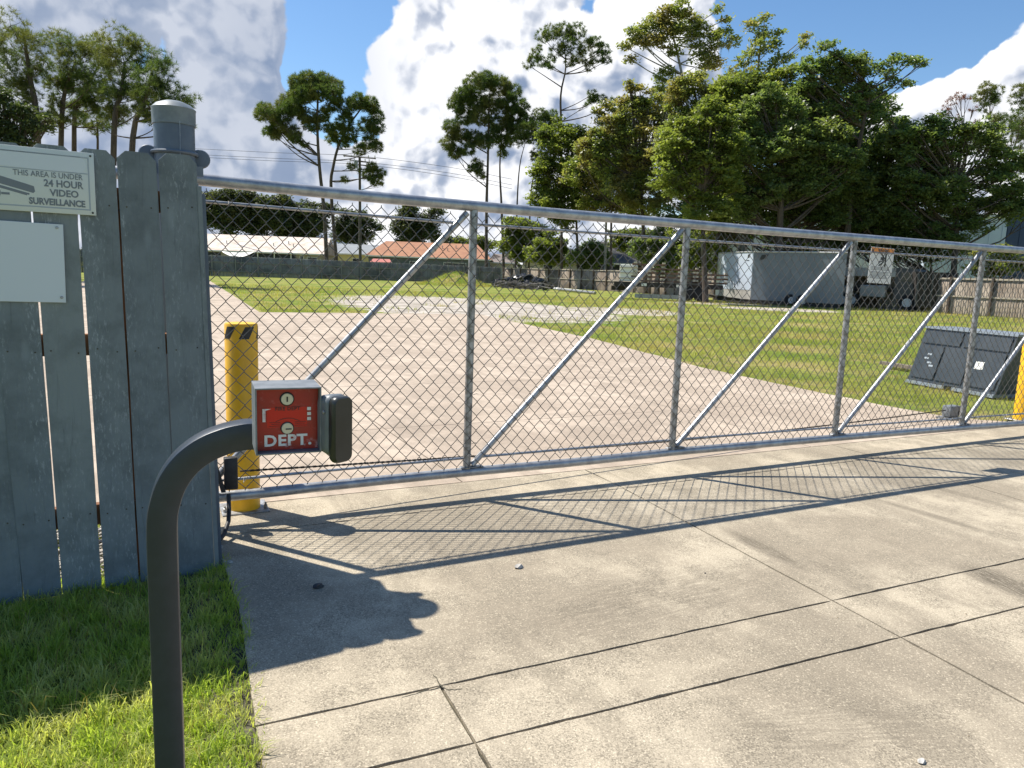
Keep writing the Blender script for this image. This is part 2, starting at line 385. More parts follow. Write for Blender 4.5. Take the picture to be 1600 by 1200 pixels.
# driveway: slabs cut by the joints the photograph shows
xl = {'L': lambda y: .275+.045*(y-1.5), 'B': lambda y: .839+.05*(y-1.5), 'A': lambda y: 2.6915+.0713*(y-1.5)}
e1, e2 = G(1313,697), G(1600,783); kE = (e1.x-e2.x)/(e1.y-e2.y); xl['E'] = lambda y: e2.x+kE*(y-e2.y)
xl['H'] = lambda y: 8.4+.1*(y-1.5); xl['I'] = lambda y: 11.6+.1*(y-1.5)
yl = {'0': lambda x: -3.6, '1': lambda x: -1.2-.03*x, 'D': lambda x: 1.8766-.0374*x, 'C': lambda x: 2.1913-.0228*x, 'T': lambda x: 3.93}
LE = [G(408,1200), G(397,1130), G(385,1045), G(375,960), G(352,893), G(340,850)]
xl['L'] = lambda y: float(np.interp(y, [p.y for p in LE], [p.x for p in LE])) if y < LE[-1].y else LE[-1].x
def cross(fx, fy):
    x = fx(2)
    for _ in range(12): y = fy(x); x = fx(y)
    return x, y
drive = empty('driveway', (0, 0, 0), kind='structure')
def slab(pts, parent, m, gap=.004, jit=.0024, seglen=.06, thick=.10, z=0.):
    c = np.mean(np.array(pts), axis=0); out = []
    n_ = len(pts)
    for i in range(n_):
        a = np.array(pts[i]); b_ = np.array(pts[(i+1) % n_]); d = b_-a; L = np.linalg.norm(d); nrm = np.array((-d[1], d[0]))/L
        if nrm @ (c-a) < 0: nrm = -nrm
        k = max(2, min(90, int(L/seglen)))
        for j in range(k):
            t = j/k; w_ = gap+abs(RNG.normal())*jit*(1 if j else 0)
            out.append(a+d*t+nrm*w_ if j else a+d*0+(c-a)/np.linalg.norm(c-a)*gap*1.4)
    mb = MB(); top = [mb.bm.verts.new((p[0], p[1], z)) for p in out]; bot = [mb.bm.verts.new((p[0], p[1], z-thick)) for p in out]
    mb.bm.faces.new(top)
    for i in range(len(out)):
        j = (i+1) % len(out); mb.bm.faces.new((top[i], top[j], bot[j], bot[i]))
    return mb.build('slab', m, parent, False)
rows = ['0', '1', 'D', 'C', 'T']
for ri in range(4):
    ya, yb = yl[rows[ri]], yl[rows[ri+1]]
    cols = ['L', 'B', 'A', 'E', 'H', 'I'] if ri < 3 else ['L', 'A', 'E', 'H', 'I']
    for ci in range(len(cols)-1):
        fa, fb = xl[cols[ci]], xl[cols[ci+1]]
        p = [cross(fa, ya), cross(fb, ya), cross(fb, yb), cross(fa, yb)]
        if cols[ci] == 'L':      # the lawn edge is a bent line
            y0_, y1_ = p[0][1], p[3][1]; mids = [yy for yy in np.linspace(y1_, y0_, 9)[1:-1]]
            p = p+[(xl['L'](yy), yy) for yy in mids]
        slab(p, drive, M['concrete'])
# threshold strip under the gate, then the yard
XT = [.10, xl['A'](4), xl['E'](4), 8.6, 12]
for a, b_ in zip(XT, XT[1:]): slab([(a, 3.93), (b_, 3.93), (b_, 4.42), (a, 4.42)], drive, M['concrete'])
yard = empty('yard_paving', (0, 0, 0), kind='structure')
P = {k: G(*k) for k in [(405,487), (760,493), (930,530), (1100,575), (1300,617), (1480,652), (330,440), (1560,668)]}
def xr(y): # right edge of the yard paving
    ys = [4.42, P[(1480,652)].y, P[(1300,617)].y, P[(1100,575)].y, P[(930,530)].y, P[(760,493)].y]
    xs = [P[(1480,652)].x+.75, P[(1480,652)].x, P[(1300,617)].x, P[(1100,575)].x, P[(930,530)].x, P[(760,493)].x]
    return float(np.interp(y, ys, xs))
yrows = [4.42, 6.2, 8.6, 11.5, 15, 19, P[(405,487)].y-.2]
xc = [-9, -5.2, -1.6, 1.9, 5.2]
for ya, yb in zip(yrows, yrows[1:]):
    for k in range(5):
        x0 = xc[k]
        if k < 4: p = [(x0, ya), (xc[k+1], ya), (xc[k+1], yb), (x0, yb)]
        else:
            ms = np.linspace(ya, yb, 6); p = [(x0, ya)]+[(xr(y)+RNG.normal()*.02, y) for y in ms]+[(x0, yb)]
        slab(p, yard, M['concrete_yard'], .005, .0015, .4)
q0, q1 = P[(405,487)], P[(330,440)]
pth = []
for k in range(7):
    t0, t1 = k/7, (k+1)/7; y0_ = yrows[-1]+(q1.y+12-yrows[-1])*t0; y1_ = yrows[-1]+(q1.y+12-yrows[-1])*t1
    e_ = lambda y: q0.x+(q1.x-q0.x)*(y-q0.y)/(q1.y-q0.y)
    slab([(-3, y0_), (e_(y0_), y0_), (e_(y1_), y1_), (-3, y1_)], yard, M['concrete_yard'], .005, .0015, .6)
jb = MB(); jb.face([(.13, -3.5, -.014), (11.5, -3.5, -.014), (11.5, 4.4, -.014), (.13, 4.4, -.014)]); jb.build('joint_bed', M['joint'], drive, False)
jb = MB(); jb.face([(-9, 4.43, -.014), (7.7, 4.43, -.014), (7.2, 21, -.014), (-9, 21, -.014)]); jb.build('joint_bed', M['joint'], yard, False)

# ------------------------------------------------------------------ grass
def blades(name, P0, h, wd, lean, m, segs=2, **tg):
    n_ = len(P0); P0 = np.asarray(P0); ang = RNG.uniform(0, 2*np.pi, n_); la = RNG.uniform(0, 2*np.pi, n_)
    side = np.stack([np.cos(ang), np.sin(ang), np.zeros(n_)], 1); ln = np.stack([np.cos(la), np.sin(la), np.zeros(n_)], 1)
    up_ = np.array([0, 0, 1.])
    H_ = np.asarray(h)[:, None]; Wd = np.asarray(wd)[:, None]; Ln = np.asarray(lean)[:, None]
    vs = [P0-side*Wd/2, P0+side*Wd/2]
    if segs == 2:
        mid = P0+up_*H_*.6+ln*H_*Ln*.35; vs += [mid-side*Wd*.38, mid+side*Wd*.38]
        vs += [P0+up_*H_*(1-.35*Ln)+ln*H_*Ln]
        f = np.array([[0, 1, 3], [0, 3, 2], [2, 3, 4]])
    else:
        vs += [P0+up_*H_+ln*H_*Ln]; f = np.array([[0, 1, 2]])
    k = len(vs); V_ = np.stack(vs, 1).reshape(-1, 3)
    Fc = (np.arange(n_)[:, None, None]*k+f[None]).reshape(-1, 3)
    return npmesh(name, V_, Fc, m, None, **tg)
N = 130000
x = RNG.uniform(-1.5, .62, N); y = RNG.uniform(1.2, 3.62, N)
edge = np.array([xl['L'](v) for v in y]); ok = x < edge+RNG.normal(0, .018, N)+.004
clump = np.sin(x*23+np.sin(y*17)*2)*np.sin(y*19+np.cos(x*13)*2)
ok &= RNG.uniform(0, 1, N) < .62+.38*clump
x, y, clump = x[ok], y[ok], clump[ok]; n_ = len(x)
hh = (RNG.gamma(4, .0085, n_)+.012)*(1+.3*clump)*np.where(y > 3.3, .8, 1)
blades('lawn_grass', np.stack([x, y, np.full(n_, -.02)], 1), hh, RNG.uniform(.0025, .0052, n_), RNG.uniform(.2, 1.1, n_), M['lawn'], 2,
       kind='stuff', label='short green lawn grass between the grey board fence and the concrete driveway', cat='grass')
n_ = 1500; x = RNG.uniform(-1.3, .55, n_); y = RNG.uniform(1.3, 3.4, n_); ok = x < np.array([xl['L'](v) for v in y])-.01; x, y = x[ok], y[ok]; n_ = len(x)
blades('dry_stalks', np.stack([x, y, np.full(n_, -.02)], 1), RNG.uniform(.05, .15, n_), RNG.uniform(.002, .0035, n_), RNG.uniform(.2, .9, n_), M['dry_blade'], 2,
       kind='stuff', label='dry straw coloured stalks scattered through the front lawn', cat='grass')
# field: blades thin out with distance, the ground material carries on
pts = []
for (d0_, d1_, cnt) in ((4.5, 12, 60000), (12, 24, 75000), (24, 50, 60000)):
    dd = RNG.uniform(d0_, d1_, cnt); uu = RNG.uniform(-.55, .78, cnt)*dd
    px_ = F.x*dd+U.x*uu; py_ = F.y*dd+U.y*uu
    xrr = np.interp(py_, [4.42, P[(1480,652)].y, P[(1300,617)].y, P[(1100,575)].y, P[(930,530)].y, P[(760,493)].y], [P[(1480,652)].x+.75, P[(1480,652)].x, P[(1300,617)].x, P[(1100,575)].x, P[(930,530)].x, P[(760,493)].x])
    eL = q0.x+(q1.x-q0.x)*(py_-q0.y)/(q1.y-q0.y)
    ok = (py_ > 4.5) & (((py_ < yrows[-1]) & (px_ > xrr+.02)) | ((py_ > yrows[-1]+.1) & (px_ > eL+.1)))
    bare = np.zeros_like(px_)
    for a_, f_, p_ in ((.3, .8, 0), (1.4, 1.3, 2), (2.3, 2.1, 4), (.9, 3.7, 1), (2.8, 5.3, 3), (1.9, 8.1, 5)): bare += np.sin((px_*math.cos(a_)+py_*math.sin(a_))*f_+p_+1.7*np.sin((py_*math.cos(a_)-px_*math.sin(a_))*f_*.6+p_))/6
    bare = np.clip(.5+bare*1.6, 0, 1)
    sandc = (G(430,471)+G(960,481))/2; ex = G(960,481)-G(430,471); an = math.atan2(ex.y, ex.x)
    lx = ((px_-sandc.x)*math.cos(an)+(py_-sandc.y)*math.sin(an))/(ex.length/2); ly = (-(px_-sandc.x)*math.sin(an)+(py_-sandc.y)*math.cos(an))/13.
    ok &= ~((lx**2+ly**2 < 1.0) & (RNG.uniform(0, 1, cnt) < .97*(1.25-(lx**2+ly**2)))&(np.sin(px_*1.3)*np.sin(py_*.9+px_*.4) > -.75))
    s1, s2 = G(1085, 479), G(1345, 487); sc2 = (s1+s2)/2; ex2 = s2-s1; an2 = math.atan2(ex2.y, ex2.x)
    lx = ((px_-sc2.x)*math.cos(an2)+(py_-sc2.y)*math.sin(an2))/(ex2.length/2); ly = (-(px_-sc2.x)*math.sin(an2)+(py_-sc2.y)*math.cos(an2))/3.
    ok &= ~((lx**2+ly**2 < 1.0) & (RNG.uniform(0, 1, cnt) < .9))
    ok &= RNG.uniform(0, 1, cnt) < .30+.70*bare
    s_ = np.clip(dd[ok]/14, .55, 2.6)
    pts.append(np.stack([px_[ok], py_[ok], np.full(ok.sum(), -.02), s_], 1))
pp = np.concatenate(pts); n_ = len(pp)
blades('field_grass', pp[:, :3], RNG.gamma(4, .013, n_)*(.6+.5*pp[:, 3])+.02, .011*pp[:, 3]*RNG.uniform(.5, 1.3, n_), RNG.uniform(.2, 1.1, n_), M['field'], 1,
       kind='stuff', label='patchy green and yellow grass of the open lot behind the gate', cat='grass')

# ------------------------------------------------------------------ grey board fence at the left
FY0 = G(20, 938).y; FX0 = G(20, 938).x; FX1, FY1 = G(330, 888).x, G(330, 888).y
fk = (FY1-FY0)/(FX1-FX0)
def fy(x): return FY0+fk*(x-FX0)+.0
def onf(px, py, back=0):           # pixel on the fence face
    d = ray(px, py); t = (fy(0)+back)/(d.y-fk*d.x); return CAMP+d*t
fence = empty('board_fence', (0, fy(0), 0), 'weathered grey board fence with dog ear tops beside the gate', 'fence')
# (top x left, top x right, top y, bottom x left, bottom x right, bottom y)
BD = [(-150,-88,214,-92,-30,955),(-86,-24,217,-26,35,935),(-36,38,221,38,95,925),(44,112,226,98,158,912),(119,178,233,164,216,902),(183,243,237,220,276,896),(248,306,241,279,334,889)]
BD = [(a_-.9, b_+.9, c_, d_-.9, e_+.9, f_) for a_, b_, c_, d_, e_, f_ in BD]
BD = [(-150-64*k, -88-64*k, 214-3*k, -92-66*k, -30-66*k, 955+12*k) for k in range(7, 0, -1)]+BD
for i, (tl, tr, ty, bl, br, by) in enumerate(BD):
    a = onf(tl, ty); b_ = onf(tr, ty); c = onf(bl, by); d = onf(br, by); zt = (a.z+b_.z)/2; zb = -.02+.015*random.random()
    back = random.uniform(0, .005); th = .017; wd_ = b_.x-a.x; ear = .030
    def q(x, z): return (x, fy(x)+back, z)
    n_seg = 6; L = [(c.x+(a.x-c.x)*k/n_seg, zb+(zt-ear-zb)*k/n_seg) for k in range(n_seg+1)]; Rr = [(d.x+(b_.x-d.x)*k/n_seg, zb+(zt-ear-zb)*k/n_seg) for k in range(n_seg+1)]
    jt = lambda: random.uniform(-.0012, .0012)
    prof = [(x+jt(), z) for x, z in L]+[(a.x+ear, zt), (b_.x-ear, zt)]+[(x+jt(), z) for x, z in Rr[::-1]]
    mb = MB(); f0 = [mb.bm.verts.new(q(x, z)) for x, z in prof]; f1 = [mb.bm.verts.new((x, fy(x)+back+th, z)) for x, z in prof]
    mb.bm.faces.new(f0); mb.bm.faces.new(f1[::-1])
    for k in range(len(prof)):
        j = (k+1) % len(prof); mb.bm.faces.new((f0[k], f1[k], f1[j], f0[j]))
    bmesh.ops.bevel(mb.bm, geom=[e for e in mb.bm.edges if abs((e.verts[0].co-e.verts[1].co).y) < .004 and any(len(f.verts) > 5 for f in e.link_faces)], offset=.0015, segments=1, affect='EDGES')
    mb.build('board', M['board'], fence, False)
    # nails
    nb = MB()
    for zz in (.32, 1.02, 1.62):
        for s_ in (.2, .8):
            t = (zz-zb)/(zt-zb); xx = c.x+(a.x-c.x)*t+((d.x+(b_.x-d.x)*t)-(c.x+(a.x-c.x)*t))*(s_+random.uniform(-.05, .05)); zz2 = zz+random.uniform(-.01, .01)
            nb.lathe([(.0035, 0), (.0030, .0012)], (0, 0, 0), 8, frame((xx, fy(xx)+back, zz2), (1, 0, 0), az=(0, -1, 0), ay=(0, 0, 1)))
    nb.build('nails', M['joint'], fence, kind='stuff')
for zz in (.27, 1.0, 1.60):          # rails behind the boards
    mb = MB(); x0, x1 = -3.4, onf(306, 500).x-.02
    mb.hexa([(x0, fy(x0)+.024, zz), (x1, fy(x1)+.024, zz), (x1, fy(x1)+.062, zz), (x0, fy(x0)+.062, zz), (x0, fy(x0)+.024, zz+.088), (x1, fy(x1)+.024, zz+.088), (x1, fy(x1)+.062, zz+.088), (x0, fy(x0)+.062, zz+.088)])
    mb.build('rail', M['board_edge'], fence, False)
xp = onf(192, 600).x
mb = MB(); mb.box((xp+.0, fy(xp)+.11, .82), (.09, .09, 1.66), bev=.004); mb.build('post', M['board_edge'], fence, False)
# end trim: boards turned round the corner
xe_t, xe_b = onf(308, 300).x, onf(335, 880).x
mb = MB()
mb.hexa([(xe_b+.002, fy(xe_b)-.002, 0), (xe_b+.020, fy(xe_b)-.002, 0), (xe_b+.020, fy(xe_b)+.13, 0), (xe_b+.002, fy(xe_b)+.13, 0),
         (xe_t+.000, fy(xe_t)-.002, 1.72), (xe_t+.018, fy(xe_t)-.002, 1.72), (xe_t+.018, fy(xe_t)+.13, 1.72), (xe_t, fy(xe_t)+.13, 1.72)])
mb.build('end_board', M['board'], fence, False)
mb = MB()
mb.hexa([(xe_b+.022, fy(xe_b)+.02, 0), (xe_b+.036, fy(xe_b)+.02, 0), (xe_b+.036, fy(xe_b)+.1, 0), (xe_b+.022, fy(xe_b)+.1, 0),
         (xe_t+.020, fy(xe_t)+.02, 1.69), (xe_t+.034, fy(xe_t)+.02, 1.69), (xe_t+.034, fy(xe_t)+.1, 1.69), (xe_t+.020, fy(xe_t)+.1, 1.69)])
mb.build('end_trim', M['post_paint'], fence, False)
for k in range(4):
    mb = MB(); y0r = fy(xe_b)+.075+k*.105; mb.box((xe_b-.03, y0r+.05, .87), (.018, .101, 1.74), bev=.002); mb.build('return_board', M['board'], fence, False)
# round steel gate post with its cap
py_ = 3.85; c0 = V(273, 400, py_); rr = (V(306, 220, py_).x-V(241, 220, py_).x)/2; zt = V(273, 170, py_).z; cx = V(273, 230, py_).x
gp = empty('gate_post', (cx, py_, 0), 'round grey blue steel gate post with domed cap behind the board fence', 'post')
ztop = V(273, 186, py_).z
mb = MB(); mb.lathe([(rr, 0), (rr, ztop-.01)], (cx, py_, 0), 48); mb.build('pipe', M['post_paint'], gp)
mb = MB(); mb.lathe([(rr+.005, ztop-.03), (rr+.006, ztop+.035), (rr+.008, ztop+.042), (rr*.86, ztop+.062), (rr*.45, ztop+.076), (.004, ztop+.08)], (cx, py_, 0), 48); mb.build('cap', M['cap_paint'], gp, ang=35)
zr = V(273, 240, py_).z
mb = MB(); mb.tube([(cx+(rr+.008)*math.cos(t), py_+(rr+.008)*math.sin(t), zr) for t in np.linspace(0, 2*math.pi, 41)], .008, 8); mb.build('clamp_ring', M['post_paint'], gp)
for sx in (-1, 1):
    mb = MB(); mb.lathe([(.012, -.012), (.040, -.010), (.044, 0), (.040, .010), (.012, .012)], (0, 0, 0), 24, frame((cx+sx*(rr+.022), py_+.02, zr-.012), (1, 0, 0), az=(0, 1, 0), ay=(0, 0, -1)))
    mb.build('guide_roller', M['post_paint'], gp)
    mb = MB(); mb.box((cx+sx*(rr+.012), py_-.03, zr-.075), (.035, .012, .045)); mb.build('bracket', M['cap_paint'], gp, False)
mb = MB(); mb.tube([(cx+.02, py_-rr-.003, ztop-.02), (cx+.019, py_-rr-.003, zr+.03), (cx+.017, py_-rr-.012, zr-.02), (cx+.017, py_-rr-.004, zr-.2)], .0012, 5); mb.build('tie_wire', M['galv'], gp)

# signs on the fence
def quad_frame(px, py, back): return onf(px, py, back)
sg = onf(60, 285, -.008); s_x1 = onf(149, 290, -.008).x; s_zt = onf(149, 240, -.008).z; s_zb = onf(150, 337, -.008).z
sign = empty('surveillance_sign', (s_x1-.23, fy(s_x1)-.006, s_zb), 'white plastic camera surveillance sign on the grey board fence', 'sign')
ax = Vector((1, fk, 0)).normalized(); wS = .46; hS = s_zt-s_zb
Ms = frame((s_x1-wS, fy(s_x1-wS)-.008, s_zb), ax, az=(0, 0, 1))      # x right, y away, z up
mb = MB(); mb.box((wS/2, 0, hS/2), (wS, .004, hS), Ms, .0018, 2); mb.build('plate', M['cream_pl'], sign)
def flat(parent, name, m, poly, M_, y=-.0026, t=.0005):
    mb = MB(); a = [mb.bm.verts.new(M_ @ Vector((x_, y, z_))) for x_, z_ in poly]; b_ = [mb.bm.verts.new(M_ @ Vector((x_, y+t, z_))) for x_, z_ in poly]
    mb.bm.faces.new(a)
    for i in range(len(poly)): j = (i+1) % len(poly); mb.bm.faces.new((a[i], a[j], b_[j], b_[i]))
    return mb.build(name, m, parent, False)
def rect(x0, z0, x1, z1): return [(x0, z0), (x1, z0), (x1, z1), (x0, z1)]
b0 = .018
for (x0, z0, x1, z1) in ((b0, b0, wS-b0, b0+.005), (b0, hS-b0-.005, wS-b0, hS-b0), (b0, b0+.0052, b0+.005, hS-b0-.0052), (wS-b0-.005, b0+.0052, wS-b0, hS-b0-.0052)):
    flat(sign, 'border_line', M['light_print'], rect(x0, z0, x1, z1), Ms)
flat(sign, 'border_line', M['light_print'], rect(b0+.006, hS*.652, wS-b0-.006, hS*.668), Ms)
# panel with rounded end
pl = [(b0+.008, hS*.70)]
for t in np.linspace(-math.pi/2, math.pi/2, 12): pl.append((wS-.062+.034*math.cos(t), hS*.79+.034*math.sin(t)))
pl.append((b0+.008, hS*.79+.034)); flat(sign, 'blank_banner', M['white_pl'], pl, Ms)
Mt = Ms @ Matrix(((1, 0, 0, 0), (0, 0, -1, -.0029), (0, 1, 0, 0), (0, 0, 0, 1)))
k = wS/ .46
for (txt, xr_, z_, sz, bd, wd_) in (('THIS AREA IS UNDER', wS-.042, hS*.555, .030, .0002, .82), ('24 HOUR', wS-.042, hS*.415, .037, .0009, .86), ('VIDEO', wS-.058, hS*.270, .036, .0009, .92), ('SURVEILLANCE', wS-.037, hS*.125, .034, .0012, .82)):
    text_mesh(txt, sz, Mt @ Matrix.Translation((xr_, z_, 0)), 'lettering', M['grey_print'], sign, 'RIGHT', bd*1.15, .0003, wd_)
cx_ = wS-.278
cam_poly = lambda pts, ang, ox, oz: [(ox+1.35*(math.cos(ang)*a_-math.sin(ang)*c_), oz+1.3*(math.sin(ang)*a_+math.cos(ang)*c_)) for a_, c_ in pts]
flat(sign, 'camera_icon', M['grey_print'], cam_poly([(-.03, -.010), (.055, -.010), (.058, -.004), (.052, .010), (-.03, .012)], -.26, cx_, hS*.42), Ms)
flat(sign, 'camera_icon', M['grey_print'], cam_poly([(-.035, -.022), (.042, -.022), (.042, -.014), (-.035, -.014)], -.26, cx_, hS*.42), Ms)
flat(sign, 'camera_icon', M['grey_print'], rect(cx_-.035, hS*.24, cx_-.008, hS*.275), Ms)
flat(sign, 'camera_icon', M['grey_print'], [(cx_-.058+.022*math.cos(t), hS*.265+.026*math.sin(t)) for t in np.linspace(0, 2*math.pi, 20)[:-1]], Ms)
flat(sign, 'camera_icon', M['grey_print'], [(cx_+.052+.004*math.cos(t), hS*.275+.004*math.sin(t)) for t in np.linspace(0, 2*math.pi, 10)[:-1]], Ms)
for (x_, z_) in ((wS-.012, .010), (wS-.012, hS-.012), (.012, .01), (.012, hS-.012)):
    mb = MB(); mb.lathe([(.0042, 0), (.0040, .0016), (.002, .002)], (0, 0, 0), 12, frame(Ms @ Vector((x_, -.002, z_)), ax, az=(0, -1, 0), ay=(0, 0, 1))); mb.build('screw', M['black'], sign)
p_x1 = onf(100, 400, -.006); p_zt = onf(99, 349, -.006).z; p_zb = onf(102, 471, -.006).z; hP = p_zt-p_zb; wP = .40
pl_ = empty('blank_plate', (p_x1.x-.2, fy(p_x1.x)-.005, p_zb), 'blank light grey plate screwed to the boards under the camera sign', 'sign')
Mp = frame((p_x1.x-wP, fy(p_x1.x-wP)-.007, p_zb), ax)
mb = MB(); mb.box((wP/2, 0, hP/2), (wP, .004, hP), Mp @ Matrix.Rotation(.012, 4, 'Y'), .0008, 1); mb.build('plate', M['white_pl'], pl_)
for (x_, z_) in ((wP-.018, hP-.018), (wP-.014, .016)):
    mb = MB(); mb.lathe([(.006, 0), (.0055, .002), (.002, .0028)], (0, 0, 0), 14, frame(Mp @ Vector((x_, -.003, z_)), ax, az=(0, -1, 0), ay=(0, 0, 1))); mb.build('screw', M['galv'], pl_)

# ------------------------------------------------------------------ sliding gate
GY = 4.112
TOPL = [(320,281), (520,302), (740,322), (900,336), (1074,350), (1200,361), (1334,371), (1536,387), (1600,391.5)]
BOTL = [(345,776), (400,771), (560,754), (730,737), (900,722), (1051,706), (1305,684), (1503,668), (1600,661)]
tp = [V(x_, y_, GY) for x_, y_ in TOPL]; bt = [V(x_, y_, GY) for x_, y_ in BOTL]
def zl(pl, x_):
    xs = [p.x for p in pl]; zs = [p.z for p in pl]
    if x_ > xs[-1]: return zs[-1]
    return float(np.interp(x_, xs, zs))
XP = [.235, V(735, 530, GY).x, V(1062, 528, GY).x, V(1320, 528, GY).x, V(1520, 528, GY).x, 8.45, 10.1]
gate = empty('sliding_gate', (XP[0], GY, 0), 'long galvanised chain link sliding gate across the driveway', 'gate')
rT = .031; rB = .029
xs_ = np.linspace(XP[0]-1.2, 11.2, 40)
mb = MB(); mb.tube([(x_, GY, zl(tp, x_)) for x_ in xs_], rT, 16); mb.build('top_rail', M['galv'], gate)
mb = MB(); mb.tube([(x_, GY, zl(bt, x_)) for x_ in xs_], rB, 16); mb.build('bottom_rail', M['galv'], gate)
RYB = GY+.012
for i, x_ in enumerate(XP):
    mb = MB(); mb.tube([(x_, GY+.002, zl(bt, x_)+rB*.8), (x_, GY+.002, zl(tp, x_)-rT*.8)], .0245, 14); mb.build('upright', M['galv_old'], gate)
    mb = MB()                            # flat foot plate welded at the bottom rail
    mb.box((x_+.03, GY-.002, zl(bt, x_)+rB+.003), (.15, .05, .006), bev=.002); mb.build('foot_plate', M['galv_old'], gate, False)
for a, b_ in zip(XP, XP[1:]):
    p0 = Vector((a+.035, GY, zl(bt, a)+rB+.012)); p1 = Vector((b_-.045, GY, zl(tp, b_)-rT-.012))
    mb = MB(); mb.tube([p0, p1], .019, 12); mb.build('diagonal_brace', M['galv'], gate)
    for t in (.2, .62, .86):
        c = p0.lerp(p1, t); d = (p1-p0).normalized()
        mb = MB(); mb.tube([c-d*.004, c+d*.004], .0215, 10); mb.build('tie_band', M['galv_old'], gate)
for a, b_ in zip([XP[0]-1]+XP, XP):
    if a < XP[0]: continue
    z1 = lambda x_: zl(tp, x_)-.105
    mb = MB(); mb.tube([(a+.025, GY+.006, z1(a)), (b_-.09, GY+.006, z1(b_))], .0085, 8); mb.build('tension_rod', M['galv'], gate)
    z1 = lambda x_: zl(bt, x_)+.088
    mb = MB(); mb.tube([(a+.085, GY+.006, z1(a)), (b_-.025, GY+.006, z1(b_))], .0085, 8); mb.build('tension_rod', M['galv'], gate)
# chain link fabric: zigzag pickets that hook round each other
CW = (V(1062,528,GY).x-V(735,528,GY).x)/19.0; CW = .0411
NZ = 17.0
def fabric():
    vs = []; fs = []; base = 0; rw = .0023; sides = 5
    x = XP[0]+.02; i = 0
    while x < 10.2:
        z0 = zl(bt, x)+rB+.012; z1 = zl(tp, x)-rT-.022; dz = (z1-z0)/34.
        pts_ = []
        for k in range(35):
            s_ = (1 if (k % 2 == 0) else -1)*(1 if i % 2 else -1)
            off = s_*CW*.5
            zc = z0+dz*k
            sg_ = 1 if (k % 2) else -1
            # knuckle: two points so the wire turns round its neighbour
            yj = math.sin(i*3.1+k*1.7)*.0012; xj = math.sin(x*9+k*.37)*.0018
            pts_.append((x+off*.97+xj, GY-.027+yj+.0022*s_, zc-dz*.07))
            pts_.append((x+off*.97+xj, GY-.027+yj-.0022*s_, zc+dz*.07))
        pts_ = np.array(pts_)
        pts_[0] += (-.004, 0, -.006); pts_[-1] += (0, 0, .006)
        t = np.gradient(pts_, axis=0); t /= np.linalg.norm(t, axis=1)[:, None]
        yv = np.array([0, 1., 0]); b1_ = np.cross(t, yv); b1_ /= np.linalg.norm(b1_, axis=1)[:, None]; b2_ = np.cross(t, b1_)
        m_ = len(pts_)
        an = np.arange(sides)*2*np.pi/sides
        ring = pts_[:, None]+rw*(np.cos(an)[None, :, None]*b1_[:, None]+np.sin(an)[None, :, None]*b2_[:, None])
        vs.append(ring.reshape(-1, 3))
        a_, b_ = np.meshgrid(np.arange(m_-1), np.arange(sides), indexing='ij'); bn = (b_+1) % sides
        fs.append(base+np.stack([a_*sides+b_, a_*sides+bn, (a_+1)*sides+bn, (a_+1)*sides+b_], -1).reshape(-1, 4))
        base += m_*sides; x += CW; i += 1
    o = npmesh('chain_link_mesh', np.concatenate(vs), np.concatenate(fs), M['wire'], gate, kind='stuff')
    o.data.polygons.foreach_set('use_smooth', [True]*len(o.data.polygons))
fabric()
tw = MB()
for x_ in np.arange(XP[0]+.2, 8.4, .41):
    for zf in (zl(tp, x_)-.105, zl(bt, x_)+.088):
        xx = x_+random.uniform(-.05, .05); tw.tube([(xx, GY-.031, zf-.012), (xx+.004, GY-.004, zf+.012), (xx+.007, GY+.016, zf), (xx+.009, GY-.006, zf-.012), (xx+.014, GY-.032, zf+.010), (xx+.022, GY-.038, zf+.020)], .0016, 4)
for x_ in XP[1:6]:
    for zz in np.arange(.38, 1.65, .31):
        z2 = zz+random.uniform(-.04, .04); tw.tube([(x_-.034, GY-.030, z2), (x_-.02, GY-.030, z2+.004), (x_+.02, GY-.030, z2+.004), (x_+.034, GY-.036, z2+.012), (x_+.046, GY-.042, z2+.008)], .0016, 4)
tw.build('tie_wires', M['galv_old'], gate, False, kind='stuff')
# warning sign on the gate
SY = GY+.004
stl, sbr = V(1361, 385, SY), V(1391, 443, SY)
ws = empty('warning_sign', (stl.x, SY, sbr.z), 'white warning sign with orange header behind the gate mesh', 'sign')
wW = sbr.x-stl.x; hW = stl.z-sbr.z
Mw = frame((stl.x, SY, sbr.z), (1, 0, .0)) ; Mw = Mw @ Matrix.Rotation(.02, 4, 'Y')
M['sign_white'] = mat('sign_white', (.85, .83, .78), .4); M['orange'] = mat('sign_orange', (.90, .32, .06), .4); M['print_black'] = mat('black_print', (.02, .02, .02), .5)
mb = MB(); mb.box((wW/2, 0, hW/2), (wW, .002, hW), Mw); mb.build('plate', M['sign_white'], ws, False)
flat(ws, 'header', M['orange'], rect(.004, hW*.84, wW-.004, hW*.985), Mw, -.0016)
Mwt = Mw @ Matrix(((1, 0, 0, 0), (0, 0, -1, -.0022), (0, 1, 0, 0), (0, 0, 0, 1)))
text_mesh('WARNING', .030, Mwt @ Matrix.Translation((wW/2+.012, hW*.885, 0)), 'lettering', M['print_black'], ws, 'CENTER', .0006, .0003, .95)
flat(ws, 'alert_triangle', M['print_black'], [(.010, hW*.875), (.034, hW*.875), (.022, hW*.955)], Mw, -.0024)
cxw = wW*.55; czw = hW*.66
flat(ws, 'pictogram', M['print_black'], rect(cxw+.022, czw-.055, cxw+.040, czw+.065), Mw, -.0018)
